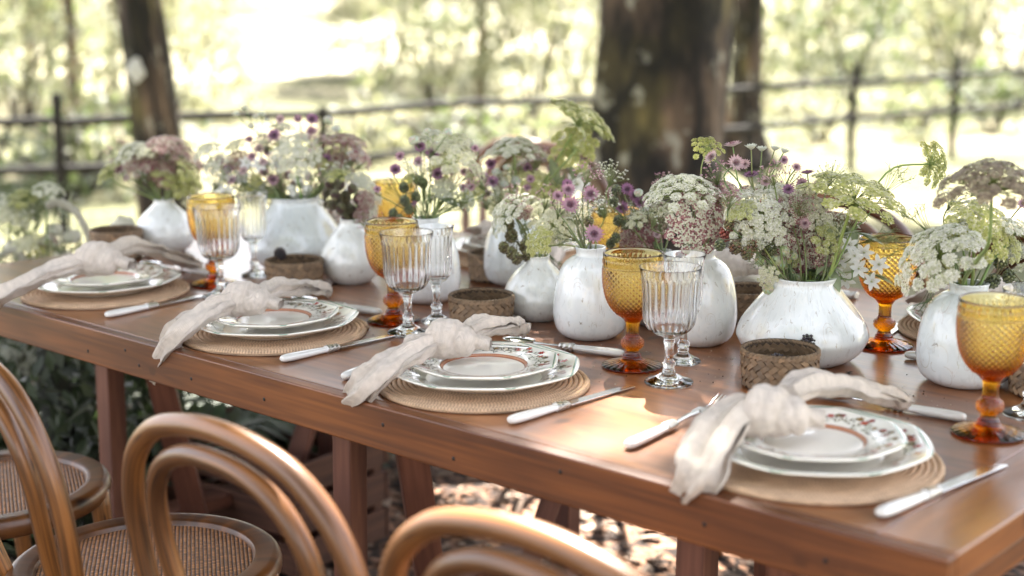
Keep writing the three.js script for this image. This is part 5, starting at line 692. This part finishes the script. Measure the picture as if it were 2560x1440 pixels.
const TONE = { white: [[0.74, 0.73, 0.62], [0.79, 0.78, 0.70], [0.60, 0.61, 0.42], [0.70, 0.69, 0.56]], white2: [[0.6, 0.6, 0.5]], white3: [[0.66, 0.66, 0.55], [0.52, 0.55, 0.36]], cream: [[0.70, 0.68, 0.48], [0.62, 0.62, 0.37], [0.74, 0.72, 0.57]], blush: [[0.25, 0.075, 0.09], [0.70, 0.68, 0.55], [0.74, 0.72, 0.6], [0.62, 0.60, 0.44], [0.42, 0.2, 0.2]], lime2: [[0.50, 0.51, 0.2], [0.62, 0.62, 0.38], [0.42, 0.44, 0.14]], lime: [[0.47, 0.48, 0.13], [0.55, 0.54, 0.20], [0.40, 0.42, 0.11], [0.63, 0.61, 0.36]], dusky: [[0.25, 0.075, 0.09], [0.36, 0.16, 0.17], [0.48, 0.33, 0.30], [0.22, 0.07, 0.08], [0.55, 0.49, 0.40], [0.52, 0.44, 0.33]], tan: [[0.27, 0.20, 0.13], [0.34, 0.27, 0.17], [0.22, 0.16, 0.11], [0.40, 0.34, 0.22]] };
const UMBEL = {}; for (const k of Object.keys(TONE)) UMBEL[k] = [0, 1, 2].map((v) => umbelGeo([30, 36, 26][v], k === 'dusky' ? 18 : 38, k === 'tan' ? 0.8 : [0.9, 0.55, 0.75][v], 500 + v * 13 + k.length, TONE[k], k === 'dusky' ? -0.05 : [0.1, 0.02, 0.16][v]));
const DENSE = umbelGeo(54, 38, 0.95, 777, TONE.white, 0.06), LIMEDENSE = umbelGeo(46, 40, 0.5, 778, TONE.lime, 0.0), TANDENSE = umbelGeo(60, 30, 0.95, 779, TONE.tan, 0.05);
function astrantiaGeo(seed, tip, mid, heart) { // a ruff of pointed bracts round a pincushion
  const rnd = rngOf(seed), l = [], n = 15;
  for (let ring = 0; ring < 2; ring++) for (let i = 0; i < n; i++) { const L = (ring ? 0.86 : 1) * (0.9 + 0.2 * rnd()), g = leafGeo(L, 0.27, -0.12, 0.25, 4); paint(g, mid, (x, y, z) => { const t = z / L; return [0, 1, 2].map((c) => lerp(mid[c], tip[c], smooth(0.35, 1, t)) * (0.9 + 0.2 * (Math.abs(x) < 0.02 ? 0 : 1))); }); rot(g, -0.22 - 0.22 * ring - (seed === 4 ? 0.35 : 0), (i + ring * 0.5) / n * TAU + rnd() * 0.1, 0); l.push(g); }
  for (let i = 0; i < 60; i++) { const q = Math.sqrt((i + 0.5) / 60), a = i * 2.4, d = V3(Math.cos(a) * q * 0.9, 1.05 - 0.5 * q * q, Math.sin(a) * q * 0.9).normalize(), r = 0.40 + 0.12 * rnd(); l.push(paint(tube([[d.x * 0.1, d.y * 0.08, d.z * 0.1], [d.x * r, d.y * r * 0.95, d.z * r]], 0.010, 1, 3), heart.map((c) => c * 0.8))); l.push(paint(new THREE.OctahedronGeometry(0.036).translate(d.x * r, d.y * r, d.z * r), heart.map((c) => c * (0.7 + 0.8 * rnd())))); }
  return merge(l);
}
const ASTRANTIA = { purple: astrantiaGeo(1, [0.30, 0.11, 0.25], [0.38, 0.22, 0.32], [0.13, 0.025, 0.075]), mauve: astrantiaGeo(2, [0.44, 0.20, 0.31], [0.52, 0.38, 0.42], [0.25, 0.07, 0.13]), pink: astrantiaGeo(3, [0.55, 0.33, 0.38], [0.66, 0.58, 0.55], [0.36, 0.17, 0.20]), pink2: astrantiaGeo(6, [0.50, 0.28, 0.34], [0.62, 0.5, 0.5], [0.3, 0.12, 0.17]), white: astrantiaGeo(4, [0.62, 0.64, 0.54], [0.72, 0.73, 0.66], [0.50, 0.52, 0.38]) };
function buttonGeo(seed, tones) { const rnd = rngOf(seed), l = []; for (let i = 0; i < 70; i++) { const y = 1 - (i + 0.5) / 70 * 1.55, r = Math.sqrt(Math.max(0, 1 - y * y)), a = i * 2.4, d = V3(r * Math.cos(a), y, r * Math.sin(a)), g = new THREE.CircleGeometry(0.21, 5); g.lookAt(d); const k = 0.82 + 0.08 * rnd(); g.translate(d.x * k, d.y * k * 0.8, d.z * k); l.push(paint(g, tones[i % tones.length].map((c) => c * (0.85 + 0.3 * rnd())))); } for (let i = 0; i < 8; i++) { const g = leafGeo(0.9, 0.4, 0.1, 0.1, 2); rot(g, 0.25, i / 8 * TAU, 0); g.translate(0, -0.35, 0); l.push(paint(g, [0.25, 0.31, 0.12])); } l.push(paint(new THREE.SphereGeometry(0.6, 10, 8).scale(1, 0.8, 1), [0.35, 0.4, 0.2])); return merge(l); }
const BUTTON = { white: buttonGeo(1, [[0.68, 0.69, 0.60], [0.60, 0.62, 0.48]]), cream: buttonGeo(2, [[0.62, 0.63, 0.42], [0.54, 0.57, 0.32], [0.66, 0.66, 0.5]]) };
const starGeo = (() => { const l = []; for (let i = 0; i < 6; i++) { const g = leafGeo(1, 0.46, i % 2 ? -0.1 : 0.08, 0.12, 5); rot(g, -0.16, i / 6 * TAU, 0); l.push(paint(g, [0.76, 0.77, 0.75])); } for (let i = 0; i < 6; i++) { const a = (i + 0.5) / 6 * TAU; l.push(paint(tube([[0, 0, 0], [Math.cos(a) * 0.16, 0.26, Math.sin(a) * 0.16]], 0.018, 2, 4), [0.7, 0.7, 0.6])); l.push(paint(new THREE.OctahedronGeometry(0.045).translate(Math.cos(a) * 0.16, 0.28, Math.sin(a) * 0.16), [0.55, 0.48, 0.25])); } l.push(paint(new THREE.SphereGeometry(0.10, 8, 6).translate(0, 0.08, 0), [0.45, 0.5, 0.25])); return merge(l); })();
function berryGeo(seed, tones) { const rnd = rngOf(seed), l = []; const n = 46; for (let i = 0; i < n; i++) { const y = 1 - (i + 0.5) / n * 2, r = Math.sqrt(1 - y * y), a = i * 2.39996, k = 0.20 + 0.03 * rnd(), c = tones[Math.floor(rnd() * tones.length)], b = 0.75 + 0.5 * rnd(); l.push(paint(new THREE.SphereGeometry(k, 8, 6).translate(r * Math.cos(a) * 0.80, y * 0.92, r * Math.sin(a) * 0.80), c.map((v) => v * b))); if (i % 2) l.push(paint(tube([[r * Math.cos(a) * 0.95, y, r * Math.sin(a) * 0.95], [r * Math.cos(a) * 1.12, y * 1.1, r * Math.sin(a) * 1.12 + 0.04]], 0.012, 1, 3), [0.14, 0.09, 0.05])); } l.push(paint(new THREE.SphereGeometry(0.72, 8, 6), tones[0].map((v) => v * 0.5))); return merge(l); }
const BERRY = { dark: berryGeo(1, [[0.055, 0.05, 0.022], [0.09, 0.08, 0.03], [0.07, 0.03, 0.025], [0.11, 0.10, 0.04]]), green: berryGeo(2, [[0.09, 0.11, 0.04], [0.13, 0.14, 0.055], [0.06, 0.07, 0.03]]), olive: berryGeo(3, [[0.12, 0.12, 0.04], [0.17, 0.16, 0.06], [0.10, 0.075, 0.035], [0.15, 0.12, 0.05]]), brown: berryGeo(4, [[0.12, 0.09, 0.035], [0.16, 0.08, 0.045], [0.09, 0.06, 0.03], [0.14, 0.12, 0.05]]), red: berryGeo(5, [[0.24, 0.05, 0.035], [0.30, 0.08, 0.05], [0.18, 0.04, 0.03]]), black: berryGeo(6, [[0.018, 0.012, 0.014], [0.03, 0.015, 0.02]]) };
const sepals = (() => { const l = []; for (let i = 0; i < 5; i++) { const g = leafGeo(0.75, 0.4, 0.2, 0.1, 2); rot(g, 0.25, i / 5 * TAU, 0); l.push(paint(g.translate(0, 0.98, 0), [0.16, 0.19, 0.08])); } return merge(l); })();
const snowGeo = paint(turned([[0, -1], [0.5, -0.88], [0.92, -0.4], [1, 0.05], [0.85, 0.55], [0.4, 0.92], [0, 0.96]], 16, null, 3), [0.74, 0.74, 0.66]);
function roseGeo(c) { const l = [], rnd = rngOf(9); for (const [n, r, open, h] of [[3, 0.30, 0.10, 0.95], [5, 0.5, 0.3, 0.85], [6, 0.72, 0.6, 0.7], [7, 0.85, 1.0, 0.55]]) for (let i = 0; i < n; i++) { const g = new THREE.SphereGeometry(1, 8, 6, 0, TAU / n * 1.5, 0.35, 1.6).scale(r, h, r), p = g.attributes.position; for (let k = 0; k < p.count; k++) { const t = p.getY(k) / h; if (t > 0.2) { const s = 1 + open * (t - 0.2) * (t - 0.2) * 1.6; p.setX(k, p.getX(k) * s); p.setZ(k, p.getZ(k) * s); } } g.computeVertexNormals(); g.rotateY(i / n * TAU + r * 3 + rnd() * 0.3); g.rotateX((rnd() - 0.5) * 0.15); const b = 0.93 + 0.1 * rnd(); l.push(paint(g, c.map((v) => v * b))); } return merge(l); }
const ROSES = { white: roseGeo([0.74, 0.72, 0.60]), pink: roseGeo([0.62, 0.44, 0.42]) };
const LEAVES = { sage: [0.21, 0.25, 0.14], dark: [0.045, 0.075, 0.025] };
const leafShape = Object.fromEntries(Object.entries(LEAVES).map(([k, c]) => [k, paint(leafGeo(2, k === 'dark' ? 1.25 : 0.85, 0.12, 0.22, 8), c, (x, y, z) => c.map((v) => v * (Math.abs(x) < 0.02 ? 1.35 : 1)))]));
function wispGeo(seed) { // feathery foliage of hair-thin segments
  const rnd = rngOf(seed), l = []; for (let i = 0; i < 9; i++) { const a = rnd() * TAU, tilt = 0.15 + 0.55 * rnd(), tip = V3(Math.sin(tilt) * Math.cos(a), Math.cos(tilt), Math.sin(tilt) * Math.sin(a)).multiplyScalar(0.8 + 0.5 * rnd()), mid = tip.clone().multiplyScalar(0.5).add(V3((rnd() - 0.5) * 0.15, 0.06, (rnd() - 0.5) * 0.15)); l.push(tube([[0, -0.6, 0], mid, tip], 0.012, 6, 3, { cap: false })); for (let k = 0; k < 7; k++) { const t = 0.35 + 0.6 * rnd(), s = mid.clone().lerp(tip, t), e = s.clone().add(V3(rnd() - 0.5, rnd() * 0.7 - 0.1, rnd() - 0.5).multiplyScalar(0.55)); l.push(tube([s, s.clone().lerp(e, 0.5).add(V3(0, 0.05, 0)), e], 0.008, 4, 3, { cap: false })); } } return paint(merge(l), [0.13, 0.17, 0.06]);
}
const WISP = [0, 1, 2].map((k) => wispGeo(40 + k));
function fillerGeo(seed, tones) { // a loose cloud of tiny blossoms on hair-fine stalks
  const rnd = rngOf(seed), fl = [], st = []; for (let i = 0; i < 46; i++) { const a = rnd() * TAU, q = Math.sqrt(rnd()), y = 0.2 + 0.75 * rnd() - 0.35 * q * q, p = V3(q * Math.cos(a), y, q * Math.sin(a)), b = V3(p.x * 0.35, p.y * 0.3 - 0.35, p.z * 0.35); st.push(tube([[0, -0.8, 0], b, p], 0.009, 5, 3, { cap: false })); for (let k = 0; k < 5; k++) { const g = leafGeo(0.105, 0.06, -0.1, 0.2, 2); rot(g, -0.5, k / 5 * TAU, 0); rot(g, (rnd() - 0.5) * 1.2, 0, (rnd() - 0.5) * 1.2); const c = tones[i % tones.length], l = 0.85 + 0.3 * rnd(); fl.push(paint(g.translate(p.x, p.y, p.z), c.map((v) => v * l))); } fl.push(paint(new THREE.OctahedronGeometry(0.03).translate(p.x, p.y + 0.01, p.z), [0.42, 0.40, 0.16])); }
  return { fl: merge(fl), st: paint(merge(st), [0.17, 0.21, 0.08]) };
}
const FILLER = { white: [0, 1].map((k) => fillerGeo(30 + k, [[0.74, 0.74, 0.68], [0.66, 0.68, 0.56]])), mauve: [0, 1].map((k) => fillerGeo(40 + k, [[0.50, 0.27, 0.36], [0.62, 0.45, 0.48], [0.38, 0.15, 0.25]])) };
const stemTone = { umbel: [0.19, 0.24, 0.07], astrantia: [0.15, 0.19, 0.07], default: [0.13, 0.17, 0.06], berry: [0.12, 0.10, 0.05] };
mouths.END = { x: -2.50, z: -0.43, y: 0.60, r: 0.05 };
VASE_LABEL.END = ['', 'left arrangement'];
function stemTo(v, head, dir, r, rnd, tone, drop = 0.03) { // from inside the neck to just below the head
  const m = mouths[v], toward = V3(head.x - m.x, 0, head.z - m.z), L = Math.max(0.001, toward.length()); toward.normalize(); const lean = Math.min(0.85, L / 0.05) * m.r, a = (rnd() - 0.5) * 1.6, out = V3(toward.x * Math.cos(a) - toward.z * Math.sin(a), 0, toward.x * Math.sin(a) + toward.z * Math.cos(a)).multiplyScalar(lean);
  const s = V3(m.x + out.x, m.y - 0.005, m.z + out.z), root = V3(m.x - out.x * 0.5, m.y - drop - 0.012, m.z - out.z * 0.5), e = head.clone(), b = e.clone().addScaledVector(dir, -0.28 * s.distanceTo(e));
  return { root, geo: paint(tube([root, s, s.clone().lerp(b, 0.55).add(V3((rnd() - 0.5) * 0.008, 0.004, (rnd() - 0.5) * 0.008)), b, e].map((p) => p.clone().sub(root)), r, 18, 6), tone) };
}
const NTH = COUNT;
const LOOK = { umbel: { white: 'white lace umbel', white2: 'pale lace umbel below the table top', white3: 'small low white umbel', cream: 'cream lace umbel', lime: 'lime green lace umbel', lime2: 'soft green lace umbel', dusky: 'burgundy flecked lace umbel', blush: 'white lace umbel with burgundy specks', tan: 'huge dusky tan lace umbel, out of focus' }, astrantia: { purple: 'deep purple pincushion flower', mauve: 'mauve pincushion flower', pink: 'pale pink pincushion flower', pink2: 'low pink pincushion flower', white: 'white pincushion flower' }, filler: { white: 'cloud of tiny white blossoms', mauve: 'cloud of tiny mauve blossoms' }, rose: { white: 'creamy white rose', pink: 'pale pink rose' }, leaf: { sage: 'grey green leaf sprig', dark: 'dark green broad leaf' }, frond: { green: 'feathery green wisp', green2: 'upright feathery wisp' }, button: { white: 'sprig of small white button flowers', cream: 'sprig of cream button flowers' }, star: { white: 'sprig of white star flowers' }, snowberry: { white: 'sprig of white snowberries' }, berry: { dark: 'bunch of dark unripe blackberries', green: 'sprig of green blackberries', olive: 'sprig of olive brown blackberries', brown: 'bunch of brown blackberries', red: 'reddest blackberry' } };
const CAT = { filler: 'flowers', umbel: 'flower', astrantia: 'flower', rose: 'rose', leaf: 'leaves', frond: 'foliage', button: 'flowers', star: 'flowers', snowberry: 'berries', berry: 'blackberries' };
const NAME = { filler: 'blossom_sprig', umbel: 'lace_flower', astrantia: 'pincushion_flower', rose: 'rose', leaf: 'leaf_sprig', frond: 'feathery_sprig', button: 'button_flower_sprig', star: 'star_flower_sprig', snowberry: 'snowberry_sprig', berry: 'blackberry_sprig' };
const SPRIG = { button: 5, star: 5, snowberry: 8, berry: 99 };
let flowerSeed = 1000;
for (const [v, kind, col, rows] of FLOWERS) {
  const heads = rows.map(([x, y, z, r, nx, ny, nz]) => ({ p: V3(x, y, z), r, n: V3(nx, ny, nz).normalize() })), per = SPRIG[kind] ?? 1, many = Math.ceil(heads.length / per), where = VASE_LABEL[v][1], look = LOOK[kind][col];
  for (let i = 0; i < many; i++) {
    const set = heads.slice(i * per, (i + 1) * per), rnd = rngOf(flowerSeed++), tone = (stemTone[kind] ?? stemTone.default).map((c) => c * (0.85 + 0.3 * rnd()));
    const place = v === 'END' ? 'in the left end arrangement' : `in the ${where}`, nth = many === 1 ? '' : i === 0 ? 'leftmost ' : i === many - 1 ? 'rightmost ' : `${NTH[i]} from left `;
    const label = many === 1 ? `${look} ${place}` : i === 0 || i === many - 1 ? `${nth}${look} ${place}` : `${look}, ${NTH[i]} from the left, ${place}`;
    const mean = set.reduce((a, h) => a.add(h.p), V3()).multiplyScalar(1 / set.length), dir = set.length > 1 ? V3(0, 1, 0) : set[0].n;
    const hub = set.length > 1 ? mean.clone().lerp(V3(mouths[v].x, mouths[v].y, mouths[v].z), 0.25) : set[0].p, thick = kind === 'umbel' ? clamp(set[0].r * 0.055, 0.0012, 0.0030) : kind === 'rose' ? 0.002 : 0.0013;
    const s = stemTo(v, kind === 'umbel' ? hub.clone().addScaledVector(set[0].n, -0.3 * set[0].r) : hub, kind === 'berry' ? V3(mean.x - mouths[v].x, 0.02, mean.z - mouths[v].z).normalize().lerp(UPV, 0.4) : dir, (t) => thick * (1.15 - 0.35 * t), rnd, tone);
    const t = thing(NAME[kind], label, CAT[kind], s.root.toArray()); part('stem', s.geo, M.stem, t);
    for (const h of set) {
      const q = new THREE.Quaternion().setFromUnitVectors(UPV, h.n), spin = new THREE.Quaternion().setFromAxisAngle(UPV, rnd() * TAU), local = h.p.clone().sub(s.root);
      const put = (name, geo, mat, shift = 0, k = h.r) => { const m = part(name, geo, mat, t); m.quaternion.copy(q).multiply(spin); m.scale.setScalar(k); m.position.copy(local).addScaledVector(h.n, shift * h.r); return m; };
      if (kind === 'umbel') { h.r *= 1.14; const vi = Math.floor(rnd() * 3), U = col === 'tan' ? TANDENSE : col === 'white' && h.r > 0.045 ? DENSE : col === 'lime' && h.r > 0.06 ? LIMEDENSE : UMBEL[col][vi]; put('florets', U.florets, M.petal, -0.3); put('rays', U.rays, M.stem, -0.3); }
      else if (kind === 'filler') { const F = FILLER[col][Math.floor(rnd() * 2)]; put('blossoms', F.fl, M.petal); put('stalks', F.st, M.stem); }
      else if (kind === 'astrantia') put('flower_head', ASTRANTIA[col], M.petal, 0, h.r * 0.98);
      else if (kind === 'button') put('flower_head', BUTTON[col], M.petal, 0, h.r * 1.1);
      else if (kind === 'star') put('flower_head', starGeo, M.petal);
      else if (kind === 'rose') put('flower_head', ROSES[col], M.petal, -0.4);
      else if (kind === 'snowberry') put('berry', snowGeo, M.berry);
      else if (kind === 'berry') { h.n.lerp(UPV, 0.5).normalize(); q.setFromUnitVectors(UPV, h.n); const b = put('berry', BERRY[col], M.berry, 0, h.r * 0.92); b.scale.y *= 1.1; const c = part('sepals', sepals, M.leaf, b); }
      else if (kind === 'frond') put('wisp', WISP[Math.floor(rnd() * 3)], M.stem, 0, h.r * 1.2);
      else if (kind === 'leaf') { const lay = (dir, k, at) => { const m = part('leaf', leafShape[col], M.leaf, t), z = dir.clone().normalize(), x = V3().crossVectors(UPV, z).normalize(), y = V3().crossVectors(z, x); m.quaternion.setFromRotationMatrix(new THREE.Matrix4().makeBasis(x, y, z)); m.scale.setScalar(k); m.position.copy(at); }; const tip = local; lay(h.n.clone().add(V3(0, 0.1, 0)), h.r, tip.clone().addScaledVector(h.n, -h.r)); if (col === 'sage') { lay(h.n.clone().add(V3(0.7, 0.2, -0.6)), h.r * 0.7, tip.clone().addScaledVector(h.n, -h.r * 1.2)); lay(h.n.clone().add(V3(-0.7, 0.2, 0.6)), h.r * 0.6, tip.clone().addScaledVector(h.n, -h.r * 1.4)); } }
      if (set.length > 1) { const a = hub.clone().sub(s.root), b = kind === 'berry' ? local.clone().addScaledVector(h.n, h.r) : local.clone().addScaledVector(h.n, -0.2 * h.r); part('stalk', paint(tube([a, a.clone().lerp(b, 0.5).add(V3((rnd() - 0.5) * 0.01, kind === 'berry' ? 0.012 : -0.004, (rnd() - 0.5) * 0.01)), b], 0.0009, 8, 4), tone), M.stem, t); }
    }
  }
}
// drooping pale tassels and the pot of the arrangement at the table's left end
TAILS.forEach((l, i) => { const rnd = rngOf(i + 3), b = l[0], g = sweep(l.map((p) => [p[0] - b[0], p[1] - b[1], p[2] - b[2]]), 70, 14, (t, a) => { const k = 0.011 * (1 - 0.5 * t) * (0.8 + 0.45 * rnd()); return [Math.cos(a) * k, Math.sin(a) * k]; }); const t = thing('tassel_flower', i ? 'pale drooping tassel flower at the left edge above the first napkin' : 'pale arching tassel flower hanging beside the left basket', 'flower', b); part('tassel', paint(g, [0.55, 0.53, 0.44]), M.petal, t); const m = mouths.END, e = V3(m.x - b[0], m.y - 0.03 - b[1], m.z - b[2]); part('stem', paint(tube([e, e.clone().multiplyScalar(0.4).add(V3(0, 0.03, 0)), [0, 0, 0]], 0.002, 10, 5), stemTone.default), M.stem, t); });
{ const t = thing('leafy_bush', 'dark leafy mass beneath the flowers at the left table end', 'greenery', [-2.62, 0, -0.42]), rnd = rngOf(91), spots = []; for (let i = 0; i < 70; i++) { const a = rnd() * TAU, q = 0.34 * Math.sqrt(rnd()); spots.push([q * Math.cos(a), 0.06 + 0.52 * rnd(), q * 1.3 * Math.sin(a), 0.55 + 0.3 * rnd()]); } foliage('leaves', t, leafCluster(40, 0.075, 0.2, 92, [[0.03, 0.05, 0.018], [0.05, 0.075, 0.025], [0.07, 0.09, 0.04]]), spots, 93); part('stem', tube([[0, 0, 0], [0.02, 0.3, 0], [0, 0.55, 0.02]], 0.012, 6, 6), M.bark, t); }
{ const t = thing('flower_pot', 'tall dark pot holding the flowers at the left table end', 'pot', [mouths.END.x, 0, mouths.END.z]); part('pot', turned([[0, 0], [0.09, 0, 1], [0.10, 0.02], [0.05, 0.08], [0.038, 0.3], [0.042, 0.53], [0.055, 0.605], [0.05, 0.605, 1], [0.035, 0.55], [0, 0.54]], 32, null, 4), std({ color: new THREE.Color(0.02, 0.022, 0.016), roughness: 0.7 }), t); }
{ const t = thing('rose', 'single creamy rose standing in the left basket', 'rose', ROSE); const m = part('flower_head', ROSES.white, M.petal, t); m.scale.setScalar(0.033); m.position.y = -0.012; m.rotation.x = 0.3; part('stem', paint(tube([[0, -0.012, 0], [0.003, -0.05, -0.004], [0.006, -0.10, -0.01]], 0.0022, 6, 5), stemTone.default), M.stem, t); }
BASKET_BERRIES.forEach(([x, y, z], i) => { const t = thing('blackberry', i ? 'black berry peeping over the rim of the right basket' : 'black berry peeping over the rim of the second basket', 'blackberry', [x, y, z], i); const b = part('berry', BERRY.black, M.berry, t); b.scale.setScalar(0.0135); part('sepals', sepals, M.leaf, b); });
BASKETS.slice(0, 4).forEach(([x, z], i) => { if (i === 2) return; const rnd = rngOf(i + 70); for (let k = 0; k < 6; k++) { const a = k / 5 * TAU + i, q = k < 5 ? 0.028 : 0.006; const t = thing('blackberry', `black berry in the ${['left', 'second', '', 'right'][i]} basket`, 'blackberry', [x + q * Math.cos(a), TOP + 0.022 + 0.007 * rnd() + (k > 4 ? 0.014 : 0), z + q * Math.sin(a)], a, `black berries in the ${['left', 'second', '', 'right'][i]} basket`); const b = part('berry', BERRY.black, M.berry, t); b.scale.setScalar(0.0125); } });
{ // pollen and crumbs fallen on the table
  const rnd = rngOf(17), n = 420, m = new THREE.InstancedMesh(new THREE.OctahedronGeometry(1), std({ color: 0xffffff, roughness: 0.9 }), n), o = new THREE.Object3D(), c = new THREE.Color();
  for (let i = 0; i < n; i++) { const s = [[-0.70, -0.46, 0.13], [-0.36, -0.52, 0.12], [-1.05, -0.42, 0.16], [-0.62, -0.55, 0.1]][i % 4], a = rnd() * TAU, q = s[2] * Math.sqrt(rnd()) * 1.2; o.position.set(s[0] + q * Math.cos(a), TOP + 0.0006, s[1] + q * Math.sin(a)); o.scale.setScalar(0.0004 + 0.0011 * rnd() ** 3); o.rotation.set(rnd() * 6, rnd() * 6, 0); o.updateMatrix(); m.setMatrixAt(i, o.matrix); const d = rnd() < 0.45; c.setRGB(d ? 0.05 : 0.5, d ? 0.03 : 0.46, d ? 0.02 : 0.38); m.setColorAt(i, c); }
  m.name = 'crumbs'; m.userData = { kind: 'stuff', label: 'tiny petals and crumbs scattered on the table between the vases', category: 'crumbs' }; scene.add(m);
}
{ const t = thing('seed_head', 'tiny dark dried seed head lying right of the squat vase', 'seed head', SEED_HEAD); const rnd = rngOf(3), l = []; for (let i = 0; i < 12; i++) { const g = leafGeo(0.007, 0.003, 0.2, 0.1, 2); rot(g, -0.8 * rnd(), i / 12 * TAU, 0); l.push(paint(g, [0.05, 0.04, 0.03])); } part('bracts', merge(l), M.stem, t).position.y = -0.004; }

// ------------------------------------------------------------------ picture
const renderer = new THREE.WebGLRenderer({ antialias: true });
renderer.shadowMap.enabled = true; renderer.toneMapping = THREE.LinearToneMapping; renderer.toneMappingExposure = EXPOSURE;
renderer.render(scene, camera);
